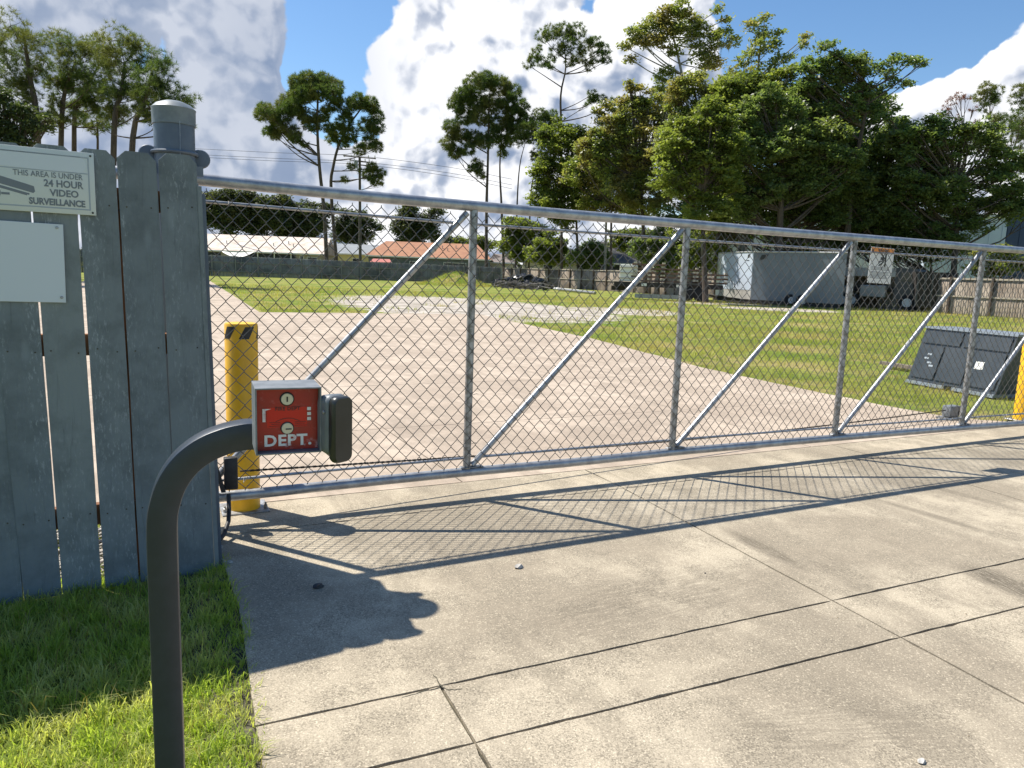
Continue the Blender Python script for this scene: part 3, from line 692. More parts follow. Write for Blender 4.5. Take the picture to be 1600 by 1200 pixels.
for (a_, b_, c_, d_, w_) in ((-.045, -.05, .012, -.015, .010), (-.03, .055, .02, .01, .009), (-.05, -.025, .0, -.005, .009), (-.02, -.045, .015, .0, .012), (-.03, .01, .018, .01, .022), (-.005, .02, .014, .05, .008)):
    d = Vector((c_-a_, d_-b_)).normalized(); nn = Vector((-d.y, d.x))*w_/2
    flat(ws, 'pictogram', M['print_black'], [(cxw+a_-nn.x, czw+b_-nn.y), (cxw+c_-nn.x, czw+d_-nn.y), (cxw+c_+nn.x, czw+d_+nn.y), (cxw+a_+nn.x, czw+b_+nn.y)], Mw, -.0020+random.uniform(-.0002, .0002))
for i in range(9):
    zz = hW*(.44-.034*i-(.03 if i > 2 else 0)); flat(ws, 'text_line', M['grey_print'], rect(wW*.08, zz, wW*(.9-random.random()*.15), zz+.004), Mw, -.0018)

# drive chain, its bracket on the gate and the idler on the grass
cA = V(378, 736, GY+.05); cB = G(1478, 641, .10)
idl = empty('chain_idler', (cB.x+.06, cB.y, 0), 'small grey metal chain bracket on the grass edge behind the gate', 'chain bracket')
mb = MB(); mb.box((cB.x+.09, cB.y, .09), (.17, .10, .12), bev=.012, seg=2); mb.build('housing', M['alu'], idl)
mb = MB(); mb.tube([(cB.x+.19, cB.y-.055, .09), (cB.x+.19, cB.y+.055, .09)], .052, 16); mb.build('sprocket', M['black'], idl)
mb = MB(); mb.box((cB.x+.09, cB.y, .01), (.26, .16, .02)); mb.build('base_plate', M['galv_old'], idl, False)
ch = MB(); nL = 420
for i in range(nL):
    t = i/nL; p = cA.lerp(cB, t); p.z -= .06*math.sin(math.pi*t); d = (cB-cA).normalized()
    Mc = frame(p, d); 
    if i % 2: ch.box((0, 0, 0), (.020, .008, .011), Mc)
    else: ch.box((0, 0, 0), (.020, .014, .006), Mc)
ch.build('drive_chain', M['chain'], None, False, label='thin dark drive chain running behind the gate to the grey bracket', cat='chain')
# black bracket and conduit by the fence end
kx = V(360, 740, GY-.06)
cb = empty('chain_bracket', (kx.x, GY-.05, .1), 'black rubber bumper bracket on the left end of the gate bottom rail', 'bracket')
p0 = V(350, 716, GY-.07); p1 = V(372, 764, GY-.07)
mb = MB(); mb.box(((p0.x+p1.x)/2, GY-.055, (p0.z+p1.z)/2), (p1.x-p0.x, .05, p0.z-p1.z), bev=.006, seg=2); mb.build('block', M['black'], cb)
a_ = V(334, 718, GY-.06); b_ = V(349, 768, GY-.06)
mb = MB(); mb.hexa([(b_.x-.012, GY-.08, b_.z), (b_.x+.012, GY-.08, b_.z), (b_.x+.012, GY-.04, b_.z), (b_.x-.012, GY-.04, b_.z), (a_.x-.012, GY-.08, a_.z), (a_.x+.010, GY-.08, a_.z), (a_.x+.010, GY-.04, a_.z), (a_.x-.012, GY-.04, a_.z)]); mb.build('flap', M['black'], cb, False)
hz = [V(357, 772, GY-.1), V(358, 795, GY-.14), V(357, 815, GY-.2), V(350, 835, GY-.28), V(338, 850, GY-.36), V(325, 856, GY-.4)]
mb = MB(); mb.tube(hz, .011, 12); mb.build('conduit', M['black'], None, label='black rubber conduit hose curving down behind the end of the board fence', cat='hose')
# bollards
def bollard(bx, by, h, r, label):
    t = empty('bollard', (bx, by, 0), label, 'bollard', 'yellow bollards behind the gate')
    mb = MB(); mb.lathe([(r, .004), (r, h-.012), (r*.96, h-.003), (r*.8, h)], (bx, by, 0), 48); mb.build('sleeve', M['yellow'], t, ang=50)
    for k in range(5):
        a0 = -math.pi/2-1.45+k*1.18
        mb = MB(); n = 8; nz = 6
        g = [[mb.bm.verts.new((bx+(r+.0012)*math.cos(a0+.62*j/n+.40*k2/nz), by+(r+.0012)*math.sin(a0+.62*j/n+.40*k2/nz), h-.085+.067*k2/nz)) for j in range(n+1)] for k2 in range(nz+1)]
        for k2 in range(nz):
            for j in range(n): mb.bm.faces.new((g[k2][j], g[k2][j+1], g[k2+1][j+1], g[k2+1][j]))
        mb.build('black_stripe', M['black'], t)
    mb = MB(); mb.box((bx, by, .004), (r*2.9, r*2.6, .010), bev=.003); mb.build('base_plate', M['galv_old'], t, False)
    for sx in (-1, 1):
        mb = MB(); mb.lathe([(.010, .008), (.010, .030), (.006, .032), (.006, .045)], (bx+sx*r*1.25, by-r*.7, 0), 8); mb.build('anchor_bolt', M['galv_old'], t)
bl = G(383, 801); bdep = (G(409, 797)-G(357, 797)).length/2
r_b = .088; cy = bl.y+r_b*.9
hb = V(368, 504, cy).z
bollard(V(380, 700, cy).x, cy, hb, r_b, 'yellow bollard with black stripes beside the end of the board fence')
br = G(1572, 664); cyb = br.y+.12
bollard(V(1606, 600, cyb).x, cyb, V(1600, 500, cyb).z, r_b*1.1, 'yellow bollard at the right edge, behind the far end of the gate')
# support post of the far end, outside the frame but shading the apron
sp = empty('far_gate_post', (8.7, GY-.35, 0), 'round grey post holding the far end of the sliding gate', 'post')
mb = MB(); mb.lathe([(.06, 0), (.06, 2.05)], (8.7, GY-.30, 0), 24); mb.build('pipe', M['post_paint'], sp)
mb = MB(); mb.lathe([(.066, 2.04), (.066, 2.07), (.03, 2.10), (.004, 2.105)], (8.7, GY-.30, 0), 24); mb.build('cap', M['cap_paint'], sp)

# ------------------------------------------------------------------ access pedestal in front
PD = 1.33
def swept(path, w_, t_, side):      # square tube, side = horizontal axis perpendicular to the bend plane
    mb = MB(); rings = []; k = len(path)
    cr = .004
    prof = []
    for (sx, sy) in ((1, 1), (-1, 1), (-1, -1), (1, -1)):
        a0 = math.atan2(sy, sx)-math.pi/4
        for j in range(3): prof.append((sx*(w_/2-cr)+cr*math.cos(a0+j*math.pi/4), sy*(t_/2-cr)+cr*math.sin(a0+j*math.pi/4)))
    for i, p in enumerate(path):
        tg = (path[min(i+1, k-1)]-path[max(i-1, 0)]).normalized(); nn = side.cross(tg).normalized()
        rings.append([mb.bm.verts.new(p+nn*a+side*b) for a, b in prof])
    n = len(prof)
    for a, b in zip(rings, rings[1:]):
        for j in range(n): mb.bm.faces.new((a[j], a[(j+1) % n], b[(j+1) % n], b[j]))
    mb.bm.faces.new(rings[0][::-1]); mb.bm.faces.new(rings[-1]); return mb
ctl = [(254,840), (254,812), (259,780), (270,750), (290,722), (318,700), (350,686), (380,679), (398,678)]
pdir = ray(320, 760); pdir.z = 0; pdir.normalize()
def APd(x_, y_): d = ray(x_, y_); return CAMP+d*(1.47/d.dot(pdir))
pts_ = [APd(x_, y_) for x_, y_ in ctl]
basep = APd(254, 850); 
for p in pts_[:2]: pass
px0 = basep; low = [Vector((px0.x, px0.y, z_)) for z_ in (0.0, .4, .8)]
# smooth the arc with Catmull-Rom
def cr(P_, n=8):
    out = []
    for i in range(len(P_)-1):
        a = P_[max(i-1, 0)]; b = P_[i]; c = P_[i+1]; d = P_[min(i+2, len(P_)-1)]
        for j in range(n):
            t = j/n; out.append(.5*((2*b)+(c-a)*t+(2*a-5*b+4*c-d)*t*t+(-a+3*b-3*c+d)*t**3))
    return out+[P_[-1]]
low = [Vector((px0.x, px0.y, z_)) for z_ in (0.01, .3, .6, pts_[0].z-.05)]
_b = M['charcoal'].node_tree.nodes['Principled BSDF']; _b.inputs['Coat Weight'].default_value = .25; _b.inputs['Coat Roughness'].default_value = .45
ped = empty('access_pedestal', (px0.x, px0.y, 0), 'dark grey gooseneck pedestal of square tube in front of the gate', 'pedestal')
swept(cr(low+pts_[1:], 10), .0520, .0520, pdir.copy()).build('gooseneck_tube', M['charcoal'], ped, ang=30)
mb = MB(); mb.box((px0.x, px0.y, .006), (.15, .15, .012), bev=.002); mb.build('base_plate', M['charcoal'], ped, False)
for (sx, sy) in ((1, 1), (1, -1), (-1, 1), (-1, -1)):
    mb = MB(); mb.lathe([(.008, .012), (.008, .024), (.004, .026)], (px0.x+sx*.058, px0.y+sy*.058, 0), 6); mb.build('anchor_bolt', M['galv_old'], ped)
# key box
th = R(23); back = (F*math.cos(th)-U*math.sin(th)); bx_ = (U*math.cos(th)+F*math.sin(th))
fc = A(451.5, 658, 1.262); bw = .1115; bh = .1180; bd_ = .092
kb = empty('key_box', fc-Z*bh/2, 'red fire department key switch box in a grey housing on the pedestal arm', 'key box')
Mk = frame(fc, bx_, ay=back)
t_ = .0028
M['red'] = vary('red_faceplate', (.42, .018, .012), (.30, .022, .016), 20, .4, lo=.3, hi=.7)
n_, b_ = nodes(M['red']); gg = n_.n('ShaderNodeNewGeometry'); src = b_.inputs['Base Color'].links[0].from_socket
sxyz = n_.n('ShaderNodeSeparateXYZ'); n_.put(sxyz.inputs[0], gg.outputs['Position'])
low_ = n_.mr(sxyz.outputs[2], fc.z-.025, fc.z-.055)
sc1 = n_.math('MULTIPLY', n_.mr(n_.noise(gg.outputs['Position'], 95, 6, .75), .54, .68), n_.math('MULTIPLY_ADD', low_, .75, .10))
n_.put(b_.inputs['Base Color'], n_.mix(sc1, src, (.62, .40, .42)))
M['red2'] = mat('red_sticker', (.62, .012, .01), .3); M['lock'] = mat('worn_lock_face', (.62, .58, .48), .35, .3)
M['fade_white'] = vary('worn_white_letters', (.80, .78, .76), (.62, .40, .40), 60, .6, lo=.5, hi=.75)
mb = MB()
mb.box((0, bd_/2, bh/2-t_/2), (bw, bd_, t_), Mk, .0006); mb.box((0, bd_/2, -bh/2+t_/2), (bw, bd_, t_), Mk, .0006)
mb.box((-bw/2+t_/2, bd_/2, 0), (t_, bd_, bh-2*t_), Mk); mb.box((bw/2-t_/2, bd_/2, 0), (t_, bd_, bh-2*t_), Mk)
mb.box((0, bd_-t_/2, 0), (bw-2*t_, t_, bh-2*t_), Mk); mb.build('housing', M['alu'], kb, ang=30)
rc = .020
mb = MB(); mb.box((0, rc+.002, 0), (bw-2*t_-.001, .003, bh-2*t_-.001), Mk); mb.build('faceplate', M['red'], kb, False)
def disc(c, r, m, name, y0=-.001, y1=.004, slot=None):
    mb = MB(); mb.lathe([(r, y0), (r, y1-.0008), (r*.93, y1)], (0, 0, 0), 28, frame(Mk @ Vector((c[0], rc, c[1])), bx_, az=-back, ay=Z)); o = mb.build(name, m, kb)
    return o
disc((-.001, .036), .0125, M['black'], 'lock_rim', 0, .0015); disc((-.001, .036), .0105, M['lock'], 'key_lock', 0, .004)
mb = MB(); mb.box((-.001, rc-.0045, .036), (.0024, .001, .009), Mk); mb.build('keyhole', M['black'], kb, False)
disc((-.001, -.0165), .0115, M['black'], 'lock_rim', 0, .0015); disc((-.001, -.0165), .0100, M['lock'], 'key_lock', 0, .004)
mb = MB(); mb.box((.001, rc-.0045, -.0175), (.010, .001, .0022), Mk @ Matrix.Rotation(.0, 4, 'Y')); mb.build('keyhole', M['black'], kb, False)
def kflat(name, m, poly, y): 
    return flat(kb, name, m, poly, Mk, y, .0003)
kflat('sticker', M['red2'], rect(-.035, -.0145, .033, .021), rc+.0000)
Mkt = Mk @ Matrix(((1, 0, 0, 0), (0, 0, -1, rc-.0007), (0, 1, 0, 0), (0, 0, 0, 1)))
text_mesh('FIRE DEPT', .0088, Mkt @ Matrix.Translation((0, .0155, 0)), 'lettering', M['print_black'], kb, 'CENTER', .0001, .0002, 1., 1.1)
kflat('worn_letter', M['fade_white'], [(-.0425, -.004), (-.0375, -.004), (-.0375, .016), (-.028, .019), (-.0425, .0195)], rc-.0008)
for z_ in (-.0035, .0055, .0145): kflat('worn_letter', M['fade_white'], rect(.0335, z_, .0400, z_+.0058), rc-.0008)
arc = [(-.020+.040*t, -.0035+.0055*math.sin(math.pi*t)) for t in np.linspace(0, 1, 14)]
kflat('printed_line', M['print_black'], arc+[(x_, z_-.0009) for x_, z_ in arc[::-1]], rc-.0005)
for z_, a_, b_ in ((-.0060, -.031, .031), (-.0090, -.028, .03), (-.0125, -.032, .033)): 
    kflat('printed_line', M['print_black'], rect(a_, z_, -.012, z_+.0006), rc-.0006); kflat('printed_line', M['print_black'], rect(.012, z_, b_, z_+.0006), rc-.0006)
text_mesh('DEPT.', .0275, Mkt @ Matrix.Translation((.000, -.0475, 0)), 'lettering', M['fade_white'], kb, 'CENTER', .0009, .0003, 1.08, 1.09)
# card reader
rd0 = A(527, 668, 1.29)
rdr = empty('card_reader', rd0-Z*.06, 'dark rounded card reader mounted on the right side of the key box', 'card reader')
th2 = R(36); nb_ = (U*math.cos(th2)-F*math.sin(th2)) ; sb_ = (U*math.sin(th2)+F*math.cos(th2))
Mr = frame(rd0, sb_, ay=-nb_)       # x: across its face, -y: its face normal
M['reader_front'] = vary('reader_cover', (.016, .019, .018), (.026, .029, .028), 20, .35); M['reader_body'] = vary('reader_body', (.12, .135, .145), (.17, .185, .195), 20, .45)
def rbox(mb, x0, x1, y0, y1, z0, z1, M_, r=.01, taper=0):
    prof = []
    for (sx, sz) in ((1, 1), (-1, 1), (-1, -1), (1, -1)):
        a0 = math.atan2(sz, sx)-math.pi/4
        for j in range(6): prof.append(((x0+x1)/2+sx*((x1-x0)/2-r)+r*math.cos(a0+j*math.pi/10), (z0+z1)/2+sz*((z1-z0)/2-r)+r*math.sin(a0+j*math.pi/10)))
    mx_, mz_ = (x0+x1)/2, (z0+z1)/2
    rings = []
    for (yy, s_) in ((y0, .90), (y0+.003, .97), (y0+.007, 1), (y1-.004, 1-taper), (y1, .95-taper)):
        rings.append([mb.bm.verts.new(M_ @ Vector((mx_+(a-mx_)*s_, yy, mz_+(c-mz_)*(1-(1-s_)*.5)))) for a, c in prof])
    n = len(prof)
    for a, b in zip(rings, rings[1:]):
        for j in range(n): mb.bm.faces.new((a[j], a[(j+1) % n], b[(j+1) % n], b[j]))
    mb.bm.faces.new(rings[0][::-1]); mb.bm.faces.new(rings[-1])
mb = MB(); rbox(mb, -.021, .021, -.018, -.002, -.062, .058, Mr, .012); mb.build('front_cover', M['reader_front'], rdr, ang=50)
mb = MB(); rbox(mb, -.023, .023, -.001, .031, -.050, .060, Mr, .014, .12); mb.build('body', M['reader_body'], rdr, ang=50)
mb = MB(); mb.box((0, .042, -.004), (.022, .018, .030), Mr, .002); mb.build('bracket', M['black'], rdr, False)
mb = MB(); mb.lathe([(.003, 0), (.003, .002), (.001, .003)], (0, 0, 0), 10, frame(Mr @ Vector((-.0235, .008, .030)), Mr.to_3x3() @ Vector((0, 1, 0)), az=-(Mr.to_3x3() @ Vector((1, 0, 0))))); mb.build('screw', M['galv'], rdr)
ja = A(501, 676, 1.30); jb_ = A(512, 676, 1.31)
mb = MB(); mb.tube([ja, jb_], .014, 12); mb.build('mounting_stub', M['black'], rdr)

# ------------------------------------------------------------------ small things on the ground
def pebble(p, s, m, label, cat='stone'):
    bm = bmesh.new(); bmesh.ops.create_icosphere(bm, subdivisions=2, radius=1)
    for v in bm.verts: v.co = Vector((v.co.x*s*1.3, v.co.y*s*.9, v.co.z*s*.6))*(1+.25*math.sin(v.co.x*9+v.co.y*7+v.co.z*5)); v.co += Vector((0, 0, s*.45))
    for v in bm.verts: v.co += Vector(p)
    mb = MB(); mb.bm.free(); mb.bm = bm; return mb.build('pebble', m, None, True, label=label, cat=cat)
pebble(G(811, 887), .017, M['stone'], 'small pale stone lying alone on the sunlit driveway')
pebble(G(498, 918), .018, M['black'], 'small dark clod lying in the shadow on the driveway', 'clod')
pebble(G(1440, 1191), .011, M['stone'], 'small pale pebble near the bottom right of the driveway')
pebble(G(360, 879), .010, M['stone'], 'tiny pale pebble in the shade at the foot of the board fence')
pebble(G(1102, 896), .004, M['black'], 'tiny dark speck of grit on the middle of the driveway', 'grit')
def pebbles(name, cx, cy, rx, ry, n_, smin, smax, m, label):
    vs, fs = [], []; b_ = 0
    oct_ = np.array([[1, 0, 0], [0, 1, 0], [-1, 0, 0], [0, -1, 0], [0, 0, .8], [0, 0, -.8]]); of = np.array([[0, 1, 4], [1, 2, 4], [2, 3, 4], [3, 0, 4], [1, 0, 5], [2, 1, 5], [3, 2, 5], [0, 3, 5]])
    for i in range(n_):
        s_ = random.uniform(smin, smax); a = random.random()*6; c_, s2 = math.cos(a), math.sin(a)
        q = oct_*RNG.uniform(.6, 1.3, (6, 1))*s_*np.array([1.3, .9, .7]); q = np.stack([q[:, 0]*c_-q[:, 1]*s2, q[:, 0]*s2+q[:, 1]*c_, q[:, 2]], 1)
        vs.append(q+np.array([cx+random.uniform(-rx, rx), cy+random.uniform(-ry, ry), random.uniform(-.012, .004)])); fs.append(of+b_); b_ += 6
    return npmesh(name, np.concatenate(vs), np.concatenate(fs), m, None, kind='stuff', label=label, cat='gravel')
pebbles('gravel', -.55, 4.05, .88, .52, 2600, .008, .02, M['stone'], 'loose pale gravel behind the foot of the board fence')
M['litter'] = vary('dry_leaf_litter', (.16, .10, .05), (.30, .24, .14), 30, .9)
pebbles('leaf_litter', 3.2, 2.4, 3.0, 1.5, 120, .0015, .004, M['litter'], 'dry specks of leaf litter scattered over the driveway')

ck = MB()
for (px_s) in ([(676,1054),(684,1063),(690,1072),(702,1078),(722,1076)], [(688,1074),(672,1078),(652,1083),(628,1090)]):
    q = [G(*p_) for p_ in px_s]; q = cr(q, 5)
    l_, r_ = [], []
    for i, p_ in enumerate(q):
        d = (q[min(i+1, len(q)-1)]-q[max(i-1, 0)]).normalized(); nn = Vector((-d.y, d.x, 0)); w2 = random.uniform(.0012, .0042)*(1-abs(i/(len(q)-1)-.4)*.9); p_ = p_+nn*random.uniform(-.003, .003)
        l_.append(ck.bm.verts.new(p_+nn*w2+Z*.001)); r_.append(ck.bm.verts.new(p_-nn*w2+Z*.001))
    for i in range(len(q)-1): ck.bm.faces.new((l_[i], r_[i], r_[i+1], l_[i+1]))
ck.build('crack_filler', M['joint'], drive, False)
# ------------------------------------------------------------------ dark cabinet on the grass
c0 = G(1416, 597); c1 = G(1553, 622)
axc = (c1-c0); Lc = axc.length; axc.normalize(); bkc = Vector((-axc.y, axc.x, 0))
if bkc.dot(F) < 0: bkc = -bkc
cab = empty('metal_cabinet', c0, 'dark grey panelled metal cabinet lying on the grass near the right bollard', 'cabinet')
M['cab'] = vary('dark_grey_cabinet', (.035, .045, .055), (.055, .065, .075), 3, .45); M['cab_edge'] = mat('pale_cabinet_edge', (.22, .25, .28), .4); M['cab_side'] = mat('cabinet_shadow_side', (.02, .022, .026), .6)
dc = depth(c0); hC = (A(1446, 508, dc+.25).z); sl_ = .22
Lc2 = Lc
def cbox(mb, x0, x1, z0, z1, y0, y1):    # in face coordinates; the face leans back
    def q(x_, y_, z_): return c0+axc*(x_+z_*.10)+bkc*(y_+z_*sl_)+Z*z_
    mb.hexa([q(x0, y0, z0), q(x1, y0, z0), q(x1, y1, z0), q(x0, y1, z0), q(x0, y0, z1), q(x1, y0, z1), q(x1, y1, z1), q(x0, y1, z1)])
mb = MB(); cbox(mb, 0, Lc2, .05, hC-.03, 0, .55); mb.build('body', M['cab'], cab, False)
mb = MB(); cbox(mb, -.01, Lc2+.01, hC-.029, hC, -.02, .57); mb.build('lid', M['cab_edge'], cab, False)
for (a, b_, z0, z1) in ((.03, .46, .72, .93), (.50, .97, .72, .93), (.03, .30, .12, .68), (.33, .62, .12, .68), (.65, .97, .12, .68)):
    mb = MB(); cbox(mb, a*Lc2, b_*Lc2, z0*hC, z1*hC, -.018, -.001); mb.build('panel', M['cab'], cab, False)
for (a, b_) in ((0, .46), (.55, 1)):
    mb = MB(); cbox(mb, a*Lc2, b_*Lc2, 0.0, .045, -.03, .5); mb.build('skid', M['cab_edge'], cab, False)
mb = MB(); cbox(mb, .70*Lc2, .79*Lc2, .40*hC, .52*hC, -.022, -.0185); mb.build('label', M['sign_white'], cab, False)
for (a, z_) in ((.12, .45), (.17, .38), (.20, .33), (.14, .52)):
    mb = MB(); cbox(mb, a*Lc2, (a+.05)*Lc2, z_*hC, (z_+.03)*hC, -.021, -.0185); mb.build('sticker', M['light_print'], cab, False)
pk = G(1404, 577)
pln = MB(); pln.box((0, 0, .07), (.75, .12, .05), frame(pk, axc)); pln.box((0, .2, .03), (.70, .1, .05), frame(pk, axc))
M['old_wood'] = vary('old_bare_wood', (.26, .21, .16), (.14, .11, .085), 6, .9, stretch=(4, 4, .6))
pln.build('timber_pair', M['old_wood'], None, False, label='two short grey timbers on the grass left of the dark cabinet', cat='timber')

# ------------------------------------------------------------------ far fences
def picket_fence(name, p0, p1, h, m, mrail, label, postgap=2.4, wide=.14, rails=(.35, 1.0, 1.6), postsfront=True, mpost=None):
    t = empty(name, p0, label, 'fence'); d = p1-p0; L = d.length; d.normalize(); nrm = Vector((-d.y, d.x, 0))
    if nrm.dot(-p0) < 0: nrm = -nrm       # towards the camera
    n = int(L/wide); vs = []; fs = []
    for i in range(n):
        a = p0+d*(i*wide+.006); b_ = p0+d*(i*wide+wide-.008); hh = h+random.uniform(-.03, .03); off = nrm*random.uniform(-.006, .006)
        b0_ = len(vs)
        for q in (a, b_):
            for o_ in (0, -.018):
                for z_ in (0, hh): vs.append(tuple(q+off+nrm*o_+Z*z_))
        # order: a f0 bottom, a f0 top, a back bottom, a back top, b ...
        fs += [(b0_, b0_+4, b0_+5, b0_+1), (b0_+2, b0_+3, b0_+7, b0_+6), (b0_, b0_+1, b0_+3, b0_+2), (b0_+4, b0_+6, b0_+7, b0_+5), (b0_+1, b0_+5, b0_+7, b0_+3)]
    npmesh('pickets', np.array(vs), np.array(fs), m, t, kind='stuff')
    for z_ in rails:
        mb = MB(); mb.box((L/2, 0, z_*h/1.83), (L, .05, .09), frame(p0+nrm*.035, d)); mb.build('rail', mrail, t, False)
    k = 0
    while k*postgap < L:
        mb = MB(); mb.box((0, 0, h/2+.02), (.12, .10, h+.06), frame(p0+d*(k*postgap)+nrm*.10, d)); mb.build('post', mpost or mrail, t, False); k += 1
    return t
def pick_mat(name, c1, c2):
    m = mat(name, c1, .9, 0, .2); n, b = nodes(m); g = n.n('ShaderNodeNewGeometry')
    c = n.mix(g.outputs['Random Per Island'], c1, c2); c = n.mix(n.mr(n.noise(g.outputs['Position'], .5, 4), .4, .65), c, tuple(x*.6 for x in c1)); n.put(b.inputs['Base Color'], c); return m
M['pick_grey'] = pick_mat('grey_green_pickets', (.15, .165, .15), (.22, .235, .22)); M['pick_brown'] = pick_mat('brown_pickets', (.25, .20, .155), (.34, .29, .235))
M['rail_grey'] = mat('grey_fence_rail', (.20, .21, .19), .9); M['rail_brown'] = mat('pale_fence_rail', (.42, .36, .29), .9); M['post_dark'] = mat('dark_fence_post', (.085, .06, .045), .9)
fa1 = G(782, 443.2); fa0 = G(330, 431); fa0 = fa0+(fa0-fa1)*.45; fb0 = G(787, 443.6); fb1 = G(1560, 495); fb1 = fb1+(fb1-fb0)*.35
hA = 2.15
picket_fence('picket_fence', fa0, fa1, hA, M['pick_grey'], M['rail_grey'], 'long dark grey green board fence across the far side of the lot', rails=(.45, 1.25), mpost=M['rail_grey'])
picket_fence('picket_fence', fb0, fb1, 2.12, M['pick_brown'], M['rail_brown'], 'brown board fence with dark posts along the right side of the lot', 2.44, rails=(.9, 1.78), mpost=M['post_dark'])

# ------------------------------------------------------------------ houses beyond
def roofm(name, c1, c2): return vary(name, c1, c2, .8, .9, stretch=(1, 1, 3), bumpd=.03, bscale=4, lo=.3, hi=.7)
M['roof_white'] = roofm('bleached_roof', (.78, .70, .62), (.60, .47, .37)); M['roof_orange'] = roofm('orange_shingle_roof', (.46, .23, .13), (.36, .17, .10)); M['roof_grey'] = roofm('grey_shingle_roof', (.30, .32, .33), (.24, .25, .26)); M['roof_dark'] = roofm('dark_shingle_roof', (.05, .05, .055), (.11, .10, .09)); M['roof_tan'] = roofm('tan_shingle_roof', (.25, .21, .18), (.18, .15, .13))
M['w_tan'] = vary('tan_stucco', (.36, .31, .24), (.30, .26, .2), 1); M['w_yellow'] = vary('yellow_stucco', (.60, .52, .22), (.52, .45, .2), 1); M['w_grey'] = vary('grey_stucco', (.085, .10, .11), (.12, .14, .15), 1); M['w_cream'] = vary('cream_stucco', (.58, .53, .42), (.5, .45, .36), 1)
M['trim'] = mat('white_trim', (.75, .73, .68), .6); M['window'] = mat('dark_window_glass', (.02, .03, .04), .12); M['porch'] = mat('porch_dark', (.03, .035, .04), .8); M['sail'] = mat('white_shade_sail', (.8, .78, .72), .7); M['red_roof'] = mat('faded_red_awning', (.42, .13, .10), .7)
def house(label, pxl, pxr, y_ridge, y_eave, dist, mwall, mroof, hip=0, over=.5, depth_=9., wins=(), gable='x', name='house'):
    """long side faces the camera; ridge runs left to right"""
    a = A(pxl, y_eave, dist); b_ = A(pxr, y_eave, dist); ze = a.z*.5+b_.z*.5; a.z = 0; b_.z = 0
    d = (b_-a).normalized(); L = (b_-a).length; bk = Vector((-d.y, d.x, 0));
    if bk.dot(F) < 0: bk = -bk
    zr_ = A((pxl+pxr)/2, y_ridge, dist+depth_/2).z
    t = empty(name, a, label, 'house'); Mh = frame(a, d, ay=bk)
    mb = MB(); mb.box((L/2, depth_/2, ze/2), (L-2*over, depth_-2*over, ze-.02), Mh)
    if not hip:          # gable triangles
        for x_ in (over, L-over):
            q = [Mh @ Vector(v) for v in ((x_-.05, over, ze-.02), (x_+.05, over, ze-.02), (x_+.05, depth_-over, ze-.02), (x_-.05, depth_-over, ze-.02))]
            r_ = [Mh @ Vector((x_-.05, depth_/2, zr_-.12)), Mh @ Vector((x_+.05, depth_/2, zr_-.12))]
            vv = [mb.bm.verts.new(v) for v in q+r_]
            for f in ((0, 1, 5, 4), (3, 4, 5, 2), (0, 4, 3), (1, 2, 5)): mb.bm.faces.new([vv[i] for i in f])
    mb.build('wall', mwall, t, False)
    h_ = hip
    mb = MB(); e = [Vector(v) for v in ((0, 0, ze), (L, 0, ze), (L, depth_, ze), (0, depth_, ze), (h_, depth_/2, zr_), (L-h_, depth_/2, zr_))]
    vv = [mb.bm.verts.new(Mh @ v) for v in e]; lo = [mb.bm.verts.new(Mh @ (v-Vector((0, 0, .14)))) for v in e]
    for f in ((0, 1, 5, 4), (1, 2, 5), (2, 3, 4, 5), (3, 0, 4)): mb.bm.faces.new([vv[i] for i in f]); mb.bm.faces.new([lo[i] for i in f[::-1]])
    for i in range(4): j = (i+1) % 4; mb.bm.faces.new((vv[i], lo[i], lo[j], vv[j]))
    rf = mb.build('roof', mroof, t, False)
    mb = MB(); mb.box((L/2, -.04, ze-.09), (L, .06, .2), Mh); mb.build('fascia', M['trim'], rf, False)
    for k in range(max(1, int(L/5))):
        xx = random.uniform(.15, .85)*L; yy = depth_*random.uniform(.15, .35); zz = ze+(zr_-ze)*yy/(depth_/2)
        mb = MB(); mb.tube([Mh @ Vector((xx, yy, zz-.1)), Mh @ Vector((xx, yy, zz+.45))], .07, 8); mb.build('vent_pipe', M['galv_old'], rf, True)
    for (x0, x1, z0, z1, m_) in wins:
        mb = MB(); mb.box(((x0+x1)/2*L, over+.02-.03, (z0+z1)/2*ze), ((x1-x0)*L, .08, (z1-z0)*ze), Mh); fr_ = mb.build('window', M['trim'] if m_ is None else m_, t, False)
        if m_ is None:
            mb = MB(); mb.box(((x0+x1)/2*L, over-.055, (z0+z1)/2*ze), ((x1-x0)*L-.16, .02, (z1-z0)*ze-.16), Mh); mb.build('pane', M['window'], fr_, False)
    return t, Mh, L, ze
hw, Mh, L, ze = house('low tan house with long bleached roof beyond the fence at left', 180, 506, 366, 391, 118, M['w_tan'], M['roof_white'], 0, wins=((.56, .86, .1, .92, M['porch']), (.88, .90, .05, .9, None), (.10, .50, .1, .9, M['porch']), (.915, .965, .35, .85, None)))  # porch entries are dark panels on the wall standing in for porch shade
for xx in (.6, .68, .76, .84):
    mb = MB(); mb.box((xx*L, .3, ze/2), (.14, .14, ze-.2), Mh); mb.build('porch_post', M['trim'], hw, False)
s0, s1, s2 = A(345, 392, 113), A(398, 393, 113), A(372, 402, 111)
mb = MB(); g_ = 10; gv = {}
for i in range(g_+1):
    for j in range(g_+1-i):
        u_, v_ = i/g_, j/g_; p = s0*(1-u_-v_)+s1*u_+s2*v_; sag = (u_*v_+v_*(1-u_-v_)+u_*(1-u_-v_))*-.8; gv[(i, j)] = mb.bm.verts.new(p+Z*sag+F*(sag*.8))
